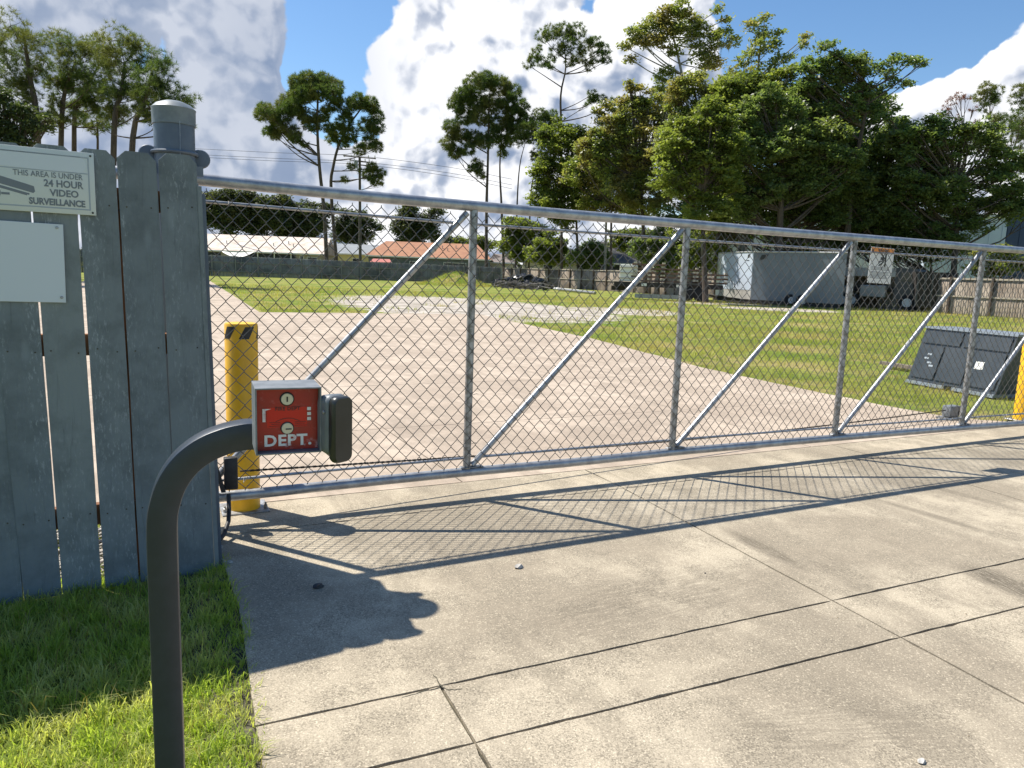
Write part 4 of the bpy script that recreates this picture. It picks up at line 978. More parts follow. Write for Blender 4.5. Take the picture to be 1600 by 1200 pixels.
for i in range(g_):
    for j in range(g_-i):
        mb.bm.faces.new((gv[(i, j)], gv[(i+1, j)], gv[(i, j+1)]))
        if i+j < g_-1: mb.bm.faces.new((gv[(i+1, j)], gv[(i+1, j+1)], gv[(i, j+1)]))
mb.build('shade_sail', M['sail'], None, label='white triangular shade sail in front of the bleached roof house', cat='shade sail')
house('small yellow house with grey roof between the two pines', 498, 584, 381, 396, 135, M['w_yellow'], M['roof_grey'], 0, wins=((.15, .3, .3, .8, None), (.6, .75, .3, .8, None)))
ho, Mh, L, ze = house('low dark grey house with orange shingle roof beyond the fence', 570, 768, 379, 402, 120, M['w_grey'], M['roof_orange'], 2.6, wins=((.08, .2, .3, .8, None), (.35, .45, .3, .8, None), (.62, .8, .3, .8, None)))
aw = G(600, 441.); dA = 113
mb = MB(); a_, b_ = A(578, 409, dA), A(612, 410, dA); a2, b2 = A(583, 404, dA+3), A(609, 405, dA+3)
ar = empty('garden_awning', Vector((a_.x, a_.y, 0)), 'faded red awning in front of the orange roof house', 'awning')
mb.hexa([a_-Z*.06, b_-Z*.06, b2-Z*.06, a2-Z*.06, a_, b_, b2, a2]); mb.build('cover', M['red_roof'], ar, False)
for q in (a_, b_): mb = MB(); mb.tube([(q.x, q.y, 0), (q.x, q.y, q.z)], .06, 6); mb.build('pole', M['trim'], ar)
house('beige bungalow with grey hip roof right of the orange roof house', 758, 806, 397, 410, 128, M['w_cream'], M['roof_tan'], 4)
house('cream house with white fascia behind the brown fence', 812, 962, 392, 408.5, 108, M['w_cream'], M['roof_tan'], 5, wins=((.25, .35, .3, .85, None), (.6, .72, .3, .85, None)))
house('house with dark grey roof and white fascia under the trees', 905, 1010, 378, 411, 96, M['porch'], M['roof_dark'], 6)

# commercial sheds behind the big trees
def ribbed(name, base, dark):
    m = mat(name, base, .5); n, b = nodes(m); g = n.n('ShaderNodeNewGeometry'); co = g.outputs['Position']
    n.put(b.inputs['Base Color'], n.mix(n.mr(n.noise(co, .3, 4), .35, .7), base, dark)); return m
M['shed_white'] = ribbed('white_metal_cladding', (.85, .85, .83), (.75, .76, .75)); M['shed_blue'] = ribbed('pale_blue_cladding', (.52, .60, .70), (.45, .53, .64)); M['shed_navy'] = ribbed('navy_cladding', (.030, .055, .12), (.04, .07, .15))
def shed(label, pa, pb, ytop, dist, distb, m, dep=14, ribs=.9, name='metal_building'):
    a = A(pa, 440, dist); b_ = A(pb, 440, distb); zt_ = A(pa, ytop, dist).z; a.z = b_.z = 0; d = (b_-a).normalized(); L = (b_-a).length; bk = Vector((-d.y, d.x, 0))
    if bk.dot(F) < 0: bk = -bk
    t = empty(name, a, label, 'building'); Mh = frame(a, d, ay=bk)
    mb = MB(); mb.box((L/2, dep/2, zt_/2), (L, dep, zt_), Mh); mb.build('wall', m, t, False)
    mb = MB(); x_ = .1
    while x_ < L: mb.box((x_, -.03, zt_/2), (.12, .05, zt_-.02), Mh); x_ += ribs
    mb.build('cladding_ribs', m, t, False, kind='stuff')
    mb = MB(); mb.box((L/2, dep/2, zt_+.1), (L+.5, dep+.5, .25), Mh); mb.build('roof', M['trim'], t, False)
    return t
shed('white metal building behind the oak trees', 1105, 1430, 335, 72, 66, M['shed_white'])
shed('pale blue metal building right of the oak trees', 1440, 1562, 338, 64, 62, M['shed_blue'])
shed('navy blue metal building at the right edge', 1562.5, 1900, 330, 63, 58, M['shed_navy'])

# ------------------------------------------------------------------ vehicles and piles at the far side
M['trailer_side'] = vary('grey_trailer_skin', (.16, .18, .20), (.13, .15, .17), .7, .35); M['trailer_end'] = vary('sunlit_trailer_skin', (.50, .56, .64), (.45, .50, .58), .7, .35)  # end skin coloured paler than the side because that end faces the sun
M['trailer_trim'] = mat('aluminium_trim', (.55, .55, .54), .35, .6); M['tyre'] = mat('tyre_rubber', (.015, .015, .016), .85); M['hub'] = mat('white_hub', (.6, .6, .6), .5)
M['dark_steel'] = vary('dark_steel', (.020, .018, .017), (.05, .04, .035), 2, .8); M['bright_tread'] = vary('tread_plate', (.42, .40, .37), (.32, .3, .28), 2, .5)
def wheel(parent, c, ax_, r=.36, w_=.22, hub=True):
    mb = MB(); mb.lathe([(r*.6, -w_/2), (r*.94, -w_/2), (r, -w_/2+.03), (r, w_/2-.03), (r*.94, w_/2), (r*.6, w_/2)], (0, 0, 0), 20, frame(c, Vector((ax_.y, -ax_.x, 0)), az=ax_, ay=Z)); o = mb.build('wheel', M['tyre'], parent, ang=50)
    if hub: mb = MB(); mb.lathe([(r*.55, -w_/2-.01), (r*.55, w_/2+.01)], (0, 0, 0), 14, frame(c, Vector((ax_.y, -ax_.x, 0)), az=ax_, ay=Z)); mb.build('rim', M['hub'], o, ang=40)
ta = G(1172, 475); te = G(1118, 470); tb = G(1315, 483)
dS = (tb-ta); Ls = dS.length; dS.normalize(); dE = (te-ta); We = dE.length; dE.normalize()
tz0 = A(1172, 468, depth(ta)).z; tz1 = A(1172, 393, depth(ta)).z
tr = empty('cargo_trailer', ta, 'grey enclosed cargo trailer with front panel coloured sunlit pale, parked under the trees', 'trailer')
def q3(a, b_, z_): return ta+dS*a+dE*b_+Z*z_
mb = MB(); mb.hexa([q3(0, 0, tz0), q3(Ls, 0, tz0), q3(Ls, We, tz0), q3(0, We, tz0), q3(0, 0, tz1), q3(Ls, 0, tz1), q3(Ls, We, tz1), q3(0, We, tz1)]); mb.build('box_body', M['trailer_side'], tr, False)
mb = MB(); mb.hexa([q3(-.03, .06, tz0+(tz1-tz0)*.2), q3(-.002, .06, tz0+(tz1-tz0)*.2), q3(-.002, We-.5, tz0+(tz1-tz0)*.2), q3(-.03, We-.5, tz0+(tz1-tz0)*.2), q3(-.03, .06, tz1-.05), q3(-.002, .06, tz1-.05), q3(-.002, We-.5, tz1-.05), q3(-.03, We-.5, tz1-.05)]); mb.build('front_panel', M['trailer_end'], tr, False)
mb = MB(); mb.hexa([q3(-.04, .0, tz0), q3(-.002, 0, tz0), q3(-.002, We, tz0), q3(-.04, We, tz0), q3(-.04, .0, tz0+(tz1-tz0)*.19), q3(-.002, 0, tz0+(tz1-tz0)*.19), q3(-.002, We, tz0+(tz1-tz0)*.19), q3(-.04, We, tz0+(tz1-tz0)*.19)]); mb.build('stone_guard', M['bright_tread'], tr, False)
mb = MB(); mb.hexa([q3(-.05, We-.48, tz0), q3(-.0, We-.48, tz0), q3(0, We+.02, tz0), q3(-.05, We+.02, tz0), q3(-.05, We-.48, tz1), q3(0, We-.48, tz1), q3(0, We+.02, tz1), q3(-.05, We+.02, tz1)]); mb.build('nose_strip', M['trim'], tr, False)
mb = MB(); mb.tube([q3(-.03, -.02, tz1), q3(Ls, -.02, tz1)], .05, 8); mb.tube([q3(-.03, -.02, tz1), q3(-.03, We, tz1)], .05, 8); mb.build('roof_trim', M['trailer_trim'], tr)
mb = MB(); mb.hexa([q3(Ls*.22, -.03, tz0+.1), q3(Ls*.42, -.03, tz0+.1), q3(Ls*.42, -.001, tz0+.1), q3(Ls*.22, -.001, tz0+.1), q3(Ls*.22, -.03, tz1-.25), q3(Ls*.42, -.03, tz1-.25), q3(Ls*.42, -.001, tz1-.25), q3(Ls*.22, -.001, tz1-.25)]); mb.build('side_door', M['trailer_side'], tr, False)
mb = MB(); mb.hexa([q3(.35, -.02, tz1-.55), q3(.75, -.02, tz1-.45), q3(.75, -.001, tz1-.45), q3(.35, -.001, tz1-.55), q3(.5, -.02, tz1-.2), q3(.95, -.02, tz1-.15), q3(.95, -.001, tz1-.15), q3(.5, -.001, tz1-.2)]); mb.build('decal', M['print_black'], tr, False)
for (x_, z_, w_, h__) in ((-.045, tz1-.38, .16, .22), (-.045, tz1-.58, .26, .05)):
    mb = MB(); mb.hexa([q3(x_, .5, z_), q3(x_+.01, .5, z_), q3(x_+.01, .5+w_*1.6, z_), q3(x_, .5+w_*1.6, z_), q3(x_, .5, z_+h__), q3(x_+.01, .5, z_+h__), q3(x_+.01, .5+w_*1.2, z_+h__), q3(x_, .5+w_*1.2, z_+h__)]); mb.build('emblem', M['print_black'], tr, False)
mb = MB(); mb.box((0, 0, 0), (1, 1, 1), Matrix.Identity(4)); mb.bm.clear()
mb = MB(); mb.tube([q3(-.1, We*.2, tz0-.05), q3(-2.4, We*.5, .5)], .06, 6); mb.tube([q3(-.1, We*.8, tz0-.05), q3(-2.4, We*.5, .5)], .06, 6); mb.tube([q3(-2.3, We*.5, .55), q3(-2.3, We*.5, .05)], .05, 6); mb.build('tow_hitch', M['dark_steel'], tr)
for a in (.45, .58): wheel(tr, q3(Ls*a, .0, .38), -dE, .38)
mb = MB(); mb.hexa([q3(.1, .1, tz0-.25), q3(Ls-.1, .1, tz0-.25), q3(Ls-.1, We-.1, tz0-.25), q3(.1, We-.1, tz0-.25), q3(.1, .1, tz0-.01), q3(Ls-.1, .1, tz0-.01), q3(Ls-.1, We-.1, tz0-.01), q3(.1, We-.1, tz0-.01)]); mb.build('chassis', M['dark_steel'], tr, False)

fa, fb_ = G(958, 466), G(1128, 473); dF = (fb_-fa); Lf = dF.length; dF.normalize(); bF = Vector((-dF.y, dF.x, 0)); bF = bF if bF.dot(F) > 0 else -bF
ft = empty('flatbed_trailer', fa, 'dark flatbed trailer parked in front of the brown fence', 'trailer')
Mf = frame(fa, dF, ay=bF); dz_ = A(1040, 446, depth(fa)).z
mb = MB(); mb.box((Lf/2, 1.1, dz_), (Lf, 2.2, .3), Mf); mb.build('deck', M['dark_steel'], ft, False)
mb = MB(); mb.box((Lf*.45, .02, dz_-.75), (Lf*.5, .08, .28), Mf); mb.build('side_ramp', M['galv_old'], ft, False)
mb = MB(); mb.box((Lf*.05, 1.1, dz_-.3), (Lf*.15, .5, .3), Mf); mb.build('tongue', M['dark_steel'], ft, False)
for a in (.68, .80): wheel(ft, Mf @ Vector((Lf*a, .0, .48)), bF*-1, .48, hub=False)
mb = MB(); mb.box((Lf*.74, .0, 1.06), (Lf*.28, .3, .08), Mf); mb.build('mudguard', M['dark_steel'], ft, False)
for (x_, z_) in ((.28, dz_), (.6, dz_)): mb = MB(); mb.box((Lf*x_, -.03, z_), (.35, .03, .18), Mf); mb.build('reflector', M['trim'], ft, False)
M['pallet'] = vary('rusty_brown_pallet', (.22, .13, .09), (.13, .08, .06), 2, .9); M['plank_end'] = mat('pale_plank', (.55, .48, .38), .8)
for i, (x_, nl, wdt, m_) in enumerate(((.32, 5, 1.5, 'pallet'), (.60, 4, 1.8, 'pallet'), (.88, 3, 1.6, 'pallet'))):
    o = empty('timber_stack', Mf @ Vector((Lf*x_, .9, dz_+.15)), ('tallest stack of brown timber on the flatbed trailer, left end', 'middle stack of brown timber on the flatbed trailer', 'lowest stack of brown timber on the flatbed trailer, beside the cargo trailer')[i], 'timber', 'timber stacks on the flatbed')
    for l in range(nl):
        mb = MB(); mb.box((Lf*x_+random.uniform(-.08, .08), .8, dz_+.26+l*.27), (wdt*1.5, 1.2, .12), Mf); mb.build('plank_layer', M[m_], o, False)
        for k in (-.9, 0, .9): mb = MB(); mb.box((Lf*x_+k*wdt*.7, .25, dz_+.375+l*.27), (.2, .3, .11), Mf); mb.build('bearer', M['plank_end'], o, False)
cr_ = empty('white_crate', Mf @ Vector((Lf*.12, .8, dz_+.15)), 'pale white crate at the left end of the flatbed trailer', 'crate')
mb = MB(); mb.box((Lf*.13, .8, dz_+.75), (1.2, 1.2, 1.1), Mf, .03); mb.build('crate_body', M['trim'], cr_, False)
for k in (-.35, 0, .35): mb = MB(); mb.box((Lf*.13, .17, dz_+.75+k), (1.22, .05, .08), Mf); mb.build('slat', M['plank_end'], cr_, False)
# low concrete kerb lying in front of the flatbed
# old truck under the trees
ua, ub = G(1293, 479), G(1420, 486); dU = (ub-ua); Lu = dU.length; dU.normalize(); bU = Vector((-dU.y, dU.x, 0)); bU = bU if bU.dot(F) > 0 else -bU
Mu = frame(ua, dU, ay=bU); du = depth(ua)
tk = empty('work_truck', ua, 'dark work truck with pale flat bed in deep shade behind the warning sign', 'truck')
zb0, zb1 = A(1330, 431, du).z, A(1330, 418, du).z
mb = MB(); mb.box((Lu*.40, 1.2, (zb0+zb1)/2), (Lu*.8, 2.4, zb1-zb0), Mu); mb.build('flat_bed', M['bright_tread'], tk, False)
mb = MB(); mb.box((Lu*.5, 1.2, zb0*.62), (Lu*.98, 1.4, .3), Mu); mb.build('chassis', M['dark_steel'], tk, False)
M['cab_paint'] = vary('faded_dark_paint', (.03, .035, .04), (.05, .05, .055), 1, .4)
mb = MB(); prof = [(0, .7), (2.3, .7), (2.3, 1.6), (1.7, 1.75), (1.2, 2.6), (0, 2.65)]
mb.prism([(Lu*.80+x_, z_) for x_, z_ in prof], -2.2, 0, Mu @ Matrix(((1, 0, 0, 0), (0, 0, -1, 0), (0, 1, 0, 0), (0, 0, 0, 1)))); mb.build('cab', M['cab_paint'], tk, False)
mb = MB(); mb.box((Lu*.80+.75, -.012, 2.1), (.85, .02, .55), Mu); mb.build('side_window', M['window'], tk, False)
mb = MB(); mb.box((Lu*.55, .1, zb0*.55), (1.5, .5, .75), Mu, .04); mb.build('tool_box', M['bright_tread'], tk, False)
mb = MB(); mb.box((Lu*.15, .1, zb0*.5), (.7, .4, .8), Mu, .04); mb.build('fuel_tank', M['alu'], tk, False)
for x_ in (.18, .30, .97): wheel(tk, Mu @ Vector((Lu*x_, .05, .5)), bU*-1, .5, .3)
# dark equipment trailer hidden in the shade to the right
va = G(1425, 487); vb = G(1492, 490); dV = (vb-va); Lv = dV.length; dV.normalize(); bV = Vector((-dV.y, dV.x, 0)); bV = bV if bV.dot(F) > 0 else -bV; Mv = frame(va+bV*.3, dV, ay=bV)
eq = empty('skip_container', va, 'black open topped container in the shade right of the work truck', 'container')
zc = A(1450, 425, depth(va)).z
mb = MB(); mb.hexa([Mv @ Vector(v) for v in ((.3, 0, .25), (Lv-.3, 0, .25), (Lv-.3, 2.2, .25), (.3, 2.2, .25), (0, -.1, zc), (Lv, -.1, zc), (Lv, 2.3, zc), (0, 2.3, zc))]); mb.build('bin', M['dark_steel'], eq, False)
for k in range(6): mb = MB(); mb.box((Lv*(.08+.168*k), -.1, zc*.55), (.1, .1, zc*.8), Mv); mb.build('rib', M['cab_paint'], eq, False)
for k in (.2, .8): mb = MB(); mb.box((Lv*k, 1.1, .12), (.2, 2, .25), Mv); mb.build('skid', M['dark_steel'], eq, False)
# grass mound
mc = G(712, 446); mc.z = 0
vs = []; n1, n2 = 14, 40
for i in range(n1+1):
    for j in range(n2):
        r_ = i/n1; a = 2*math.pi*j/n2; R_ = 3.9*r_; h_ = 1.15*(math.cos(r_*math.pi)*.5+.5)*(1+.18*math.sin(a*3+1)+.1*math.sin(a*7))
        vs.append((mc.x+R_*math.cos(a)*1.1, mc.y+R_*math.sin(a), h_-.03))
fs = [(i*n2+j, i*n2+(j+1) % n2, (i+1)*n2+(j+1) % n2, (i+1)*n2+j) for i in range(n1) for j in range(n2)]
o = npmesh('mound', np.array(vs), np.array(fs), M['ground'], None, kind='structure'); o.data.polygons.foreach_set('use_smooth', [True]*len(o.data.polygons))
cnt = 3500; a = RNG.uniform(0, 6.28, cnt); r_ = np.sqrt(RNG.uniform(0, 1, cnt)); h_ = 1.15*(np.cos(r_*np.pi)*.5+.5)*(1+.18*np.sin(a*3+1)+.1*np.sin(a*7))
blades('mound_grass', np.stack([mc.x+3.9*r_*np.cos(a)*1.1, mc.y+3.9*r_*np.sin(a), h_-.05], 1), RNG.uniform(.1, .32, cnt), RNG.uniform(.03, .06, cnt), RNG.uniform(.2, .9, cnt), M['field'], 1, kind='stuff', label='grass tufts on the low earth mound by the far fence', cat='grass')
# debris pile: black bags, branches, a stone heap
dbx = G(825, 452)
M['bag'] = mat('black_plastic_bag', (.012, .012, .014), .25); M['rubble'] = vary('rubble_grey', (.20, .18, .16), (.09, .08, .075), 3, .9)
for i, (px_, py2, s_, lb) in enumerate(((812, 449, 1.35, 'large black plastic heap in front of the brown fence'), (842, 451, 1.0, 'lower black plastic heap right of the large one by the brown fence'), (783, 447, .75, 'small dark heap at the left end of the debris by the fence'))):
    p = G(px_, py2); bm = bmesh.new(); bmesh.ops.create_icosphere(bm, subdivisions=4, radius=1)
    for v in bm.verts:
        k_ = 1+.16*math.sin(v.co.x*5+i*2)+.12*math.sin(v.co.y*7+v.co.z*6+i)+.08*math.sin(v.co.x*13+v.co.z*11)
        v.co = Vector((v.co.x*s_*1.5*k_, v.co.y*s_*k_, max(0, v.co.z)*s_*.95*k_))+Vector((p.x, p.y, -.02))
    mb = MB(); mb.bm.free(); mb.bm = bm; mb.build('debris_heap', M['bag'], None, True, ang=30, label=lb, cat='debris heap')
rb = MB()
for i in range(90):
    t = random.random(); p = G(775, 449).lerp(G(862, 454), t); p += Vector((random.gauss(0, .3), random.gauss(0, .3), random.uniform(0, .6)))
    a = Vector((random.gauss(0, 1), random.gauss(0, 1), random.gauss(0, .3))).normalized()
    rb.tube([p-a*random.uniform(.3, .9), p+a*random.uniform(.3, .9)], random.uniform(.02, .07), 5)
rb.build('branch_pile', M['rubble'], None, False, kind='stuff', label='heap of broken branches and boards beside the black heaps', cat='debris')
for (p, q_, lb) in (((866, 454), (905, 457), 'white plank lying on the grass left of the brown fence posts'), ((872, 455), (930, 460), 'long pale pipe lying on the grass in front of the brown fence')):
    a_, b_ = G(*p), G(*q_); mb = MB(); mb.tube([a_+Z*.18, b_+Z*.12], .12, 8); mb.build('pale_pipe', M['trim'] if p[0] == 866 else M['galv_old'], None, True, label=lb, cat='pipe')

# utility pole and wires
up_b = A(563, 440, 112); up_b.z = 0; up_t = A(562, 245, 112)
ul = empty('utility_pole', up_b, 'grey wooden utility pole with crossarms beside the tall pine pair', 'utility pole')
M['pole_wood'] = vary('grey_pole_wood', (.12, .10, .085), (.08, .07, .06), 2, .9)
mb = MB(); mb.tube([up_b, (up_t.x, up_t.y, up_t.z)], [.24, .18], 10); mb.build('pole', M['pole_wood'], ul)
for (yy, l_, dl) in ((246, 1.6, .0), (258, 1.3, .6), (252, 1.0, -.9)):
    c = A(562, yy, 112); mb = MB(); mb.tube([c-U*l_*1.5+Z*.15, c+U*l_*1.5-Z*.1], .08, 6); mb.build('crossarm', M['pole_wood'], ul)
    for k in (-1.4, -.8, .8, 1.4): mb = MB(); mb.tube([c+U*l_*k, c+U*l_*k+Z*.35], .07, 6); mb.build('insulator', M['trim'], ul)
mb = MB(); c = A(556, 256, 111.5); mb.tube([c-Z*.6, c+Z*.5], .32, 12); mb.build('transformer', M['galv'], ul)
for i, (yl_, ym, yr_) in enumerate(((232, 244, 282), (241, 253, 291), (245, 257, 297))):
    p = [A(300, yl_, 124), A(430, (yl_+ym)/2+.5, 118), A(562, ym, 112), A(700, (ym+yr_)/2-2, 112), A(800, yr_-2, 112)]
    mb = MB(); mb.tube(cr(p, 5), .028, 5); mb.build('overhead_wire', M['black'], None, label=('topmost of the three overhead wires crossing the sky to the utility pole', 'middle one of the three overhead wires at the utility pole', 'lowest of the three overhead wires at the utility pole')[i], cat='wire', group='overhead wires')

# ------------------------------------------------------------------ trees
def leafcloud(centers, n_per, spread, size, flat_=.0):
    """diamond leaves around clump centres -> verts, faces"""
    C_ = np.repeat(centers, n_per, axis=0); m_ = len(C_)
    off = RNG.normal(0, 1, (m_, 3)); off /= np.linalg.norm(off, axis=1)[:, None]; off *= (RNG.uniform(0, 1, (m_, 1))**.5)*spread
    off[:, 2] *= .42
    P_ = C_+off
    n = RNG.normal(0, 1, (m_, 3)); n[:, 2] = np.abs(n[:, 2])+.9; n /= np.linalg.norm(n, axis=1)[:, None]
    a = np.cross(n, RNG.normal(0, 1, (m_, 3))); a /= np.linalg.norm(a, axis=1)[:, None]; b_ = np.cross(n, a)
    s_ = size*RNG.uniform(.6, 1.3, (m_, 1))
    V_ = np.stack([P_-a*s_, P_-b_*s_*.55, P_+a*s_, P_+b_*s_*.55], 1).reshape(-1, 3)
    return V_, np.arange(m_*4).reshape(-1, 4)
def needletufts(centers, dirs, n_per, ln, wd_):
    C_ = np.repeat(centers, n_per, axis=0); D_ = np.repeat(dirs, n_per, axis=0); m_ = len(C_)
    d = RNG.normal(0, 1, (m_, 3)); d /= np.linalg.norm(d, axis=1)[:, None]; d = d+D_*.75; d /= np.linalg.norm(d, axis=1)[:, None]
    a = np.cross(d, RNG.normal(0, 1, (m_, 3))); a /= np.linalg.norm(a, axis=1)[:, None]
    L_ = ln*RNG.uniform(.6, 1.15, (m_, 1))
    V_ = np.stack([C_+d*L_*.12-a*wd_/2, C_+d*L_*.12+a*wd_/2, C_+d*L_], 1).reshape(-1, 3)
    return V_, np.arange(m_*3).reshape(-1, 3)
def tree(name, label, dist, trunk, blobs, kind, r0, mleaf, mbark, group=None, cat='tree', dens=1., leaf=None, droop=0, extra=None, deep=1.0, twigs=5):
    """trunk: pixel polyline from base up; blobs: (px, py, r_px) clumps of the crown"""
    sc = dist/1150.
    base = A(trunk[0][0], 440, dist); base.z = 0
    t = empty(name, base, label, cat, group)
    tp_ = [base]+[A(x_, y_, dist)+F*random.uniform(-.3, .3) for x_, y_ in trunk[1:]]
    tz = cr(tp_, 4); n_ = len(tz)
    r0 *= .72; wb = MB(); wb.tube(tz, [r0*(1-.72*(i/(n_-1))) for i in range(n_)], 8)
    Cs, Ds = [], []
    if kind == 'pine' and dens > .5:      # fill between neighbouring clumps so the crown closes
        add = []
        for i, (x_, y_, r_) in enumerate(blobs):
            nb = sorted([(math.hypot(x_-a, y_-b), a, b, c) for j, (a, b, c) in enumerate(blobs) if j != i])[:2]
            for dd_, a, b, c in nb:
                if dd_ < 3.0*max(r_, c): add.append(((x_+a)/2+random.uniform(-2, 2), (y_+b)/2+random.uniform(-2, 2), min(r_, c)*.5, 0))
        blobs = list(blobs)+add
    bl_ = []
    nolimb = set()
    for bb in blobs:
        x_, y_, r_ = bb[:3]
        if len(bb) > 3: nolimb.add(len(bl_))
        c = A(x_, y_, dist)+F*random.uniform(-1, 1)*r_*sc*1.3*deep; bl_.append((c, r_*sc))
    for bi, (c, r_) in enumerate(bl_):
        # limb: start on the trunk below the clump
        horiz = min(((Vector((p.x, p.y, 0))-Vector((c.x, c.y, 0))).length for p in tz))
        zt_ = c.z-max(.6, horiz*random.uniform(.45, 1.0)); st = min(tz, key=lambda p: abs(p.z-zt_)+(0 if p.z < c.z else 5))
        L_ = (c-st).length
        mid = st.lerp(c, .5)+Z*(-.06*L_)+Vector((random.gauss(0, 1), random.gauss(0, 1), random.gauss(0, .5)))*L_*.05
        rl = max(.018, min(r0*.45, .011*L_+.02))
        path = cr([st, mid, c], 4)
        if bi not in nolimb: wb.tube(path, [rl*(1-.7*i/(len(path)-1)) for i in range(len(path))], 6)
        for k in range(0 if bi in nolimb else twigs):
            d = Vector((random.gauss(0, 1), random.gauss(0, 1), random.gauss(.35, .6))).normalized(); st2 = path[-1-random.randint(0, 3)]
            e = c+d*r_*.8; wb.tube([st2, st2.lerp(e, .5)+Vector((0, 0, -.05*r_)), e], [rl*.38, rl*.28, rl*.12], 4)
        if kind == 'pine':
            k = int(82*dens*max(.25, (r_/1.1))**2.2)+6
            q = RNG.normal(0, 1, (k, 3)); q /= np.linalg.norm(q, axis=1)[:, None]; rad = r_*RNG.uniform(.35, 1.0, (k, 1))**.6; q2 = q*rad*np.array([1.05, 1.05, .9])
            Cs.append(np.array(c)+q2); dd = q.copy(); dd[:, 2] = np.abs(dd[:, 2])*.6+.5; Ds.append(dd/np.linalg.norm(dd, axis=1)[:, None])
        else:
            k = int(50*dens*max(.12, (r_/1.3))**2.1)+4
            q = RNG.normal(0, 1, (k, 3)); q /= np.linalg.norm(q, axis=1)[:, None]; rad = r_*RNG.uniform(.35, 1.12, (k, 1))**.6
            Cs.append(np.array(c)+q*rad*np.array([1.05, 1.05, .85]))
    wb.build('trunk', mbark, t)
    Cc = np.concatenate(Cs)
    if kind == 'pine': V_, F_ = needletufts(Cc, np.concatenate(Ds), 22, (leaf or .34)*max(1, dist/80), .036*dist/75)
    else: V_, F_ = leafcloud(Cc, 26, .50*max(1, dist/55), (leaf or .125)*max(1, dist/60 if not leaf else 1))
    npmesh('crown', V_, F_, mleaf, t)
    if droop:
        vs = []; fs = []
        for k in range(droop):
            c = Vector(tuple(Cc[random.randrange(len(Cc))])); l_ = random.uniform(.4, 1.5)
            for s_ in range(5):
                o_ = Vector((random.gauss(0, .1), random.gauss(0, .1), 0)); b0_ = len(vs); a = Vector((random.gauss(0, 1), random.gauss(0, 1), 0)).normalized()*.03
                vs += [tuple(c+o_-a), tuple(c+o_+a), tuple(c+o_*1.6-Z*l_*random.uniform(.5, 1))]; fs.append((b0_, b0_+1, b0_+2))
        npmesh('hanging_moss', np.array(vs), np.array(fs), M['moss'], t, kind='stuff')
    return t
def ringblobs(cx, cy, rx, ry, n, r, jit=.12):
    """clumps of an uneven crown: many small ones, a lobed outline, loose sprays past it"""
    out = []; ph = [random.uniform(0, 6.28) for _ in range(4)]
    def lobe(a): return 1+.16*math.sin(3*a+ph[0])+.12*math.sin(5*a+ph[1])+.08*math.sin(9*a+ph[2])
    n2 = int(n*1.9)
    for k in range(n2):
        rr_ = r*random.choice((.38, .5, .6, .72, .85))
        for _ in range(30):
            a = random.uniform(0, 2*math.pi); q = random.uniform(0, 1)**.5*lobe(a); x_, y_ = q*math.cos(a), q*math.sin(a)
            if all((cx+x_*rx-u)**2+(cy+y_*ry-v)**2 > (min(rr_, _r)*.95)**2 for u, v, _r in out): break
        out.append((cx+x_*rx, cy+y_*ry, rr_))
    for k in range(int(n*1.0)):
        a = random.uniform(-.5, math.pi+.5); f_ = random.uniform(.95, 1.2)*lobe(-a); out.append((cx+rx*f_*math.cos(a), cy-ry*f_*math.sin(a), r*random.uniform(.22, .4)))
    return out
pg = 'pines beyond the lot'
# left cluster
tree('pine_tree', 'leftmost tall pine above the end of the board fence', 46, [(62,440),(58,200),(46,120),(40,60)], [(40,52,26),(12,60,26),(64,72,22),(20,95,24),(50,100,20),(5,130,24),(30,140,20),(-25,80,30),(68,110,16),(-10,170,26),(-40,130,30)]+[(45+random.uniform(-32,32), 150+random.uniform(-42,42), random.uniform(9,15)) for _ in range(9)], 'pine', .34, M['pine'], M['bark'], pg)
tree('pine_tree', 'second pine from the left, with branches spreading over the blank plate', 48, [(92,440),(94,200),(104,140),(118,100)], [(105,72,22),(128,84,24),(90,96,20),(138,70,18),(118,112,20),(100,130,16),(140,110,18),(82,130,16),(150,140,18),(86,160,14),(92,62,18)]+[(105+random.uniform(-32,32), 150+random.uniform(-42,42), random.uniform(9,15)) for _ in range(9)], 'pine', .28, M['pine'], M['bark'], pg)
tree('pine_tree', 'third pine from the left, slim straight trunk rising behind the camera sign', 50, [(119,440),(120,200),(124,160),(150,100)], [(158,92,20),(148,66,18),(170,110,18),(140,136,16),(165,140,18),(110,168,12),(155,165,14),(132,150,14)]+[(145+random.uniform(-32,32), 150+random.uniform(-42,42), random.uniform(9,15)) for _ in range(9)], 'pine', .26, M['pine'], M['bark'], pg)
tree('pine_tree', 'fourth pine from the left, tall rounded crown left of the gate post', 47, [(176,440),(182,200),(192,150),(196,100)], [(195,70,26),(170,84,22),(215,82,22),(186,100,22),(212,108,20),(232,100,18),(160,112,18),(200,130,18),(176,150,18),(225,130,18),(180,175,20),(205,64,16)]+[(195+random.uniform(-32,32), 150+random.uniform(-42,42), random.uniform(9,15)) for _ in range(9)], 'pine', .3, M['pine'], M['bark'], pg)
tree('pine_tree', 'fifth pine from the left, leaning right towards the gate post cap', 45, [(200,440),(204,215),(222,160),(238,110)], [(245,94,20),(262,106,16),(240,125,22),(262,135,18),(225,150,20),(285,150,18),(260,160,16),(295,165,12),(210,145,16),(230,175,16),(150,195,14),(250,190,12)]+[(250+random.uniform(-32,32), 160+random.uniform(-42,42), random.uniform(9,15)) for _ in range(9)], 'pine', .3, M['pine'], M['bark'], pg)
tree('pine_tree', 'short bare pine stem with low branches behind the fence boards', 52, [(150,440),(151,220),(152,185)], [(140,172,13),(165,188,12),(150,205,10),(128,190,10)], 'pine', .16, M['pine'], M['bark'], pg)
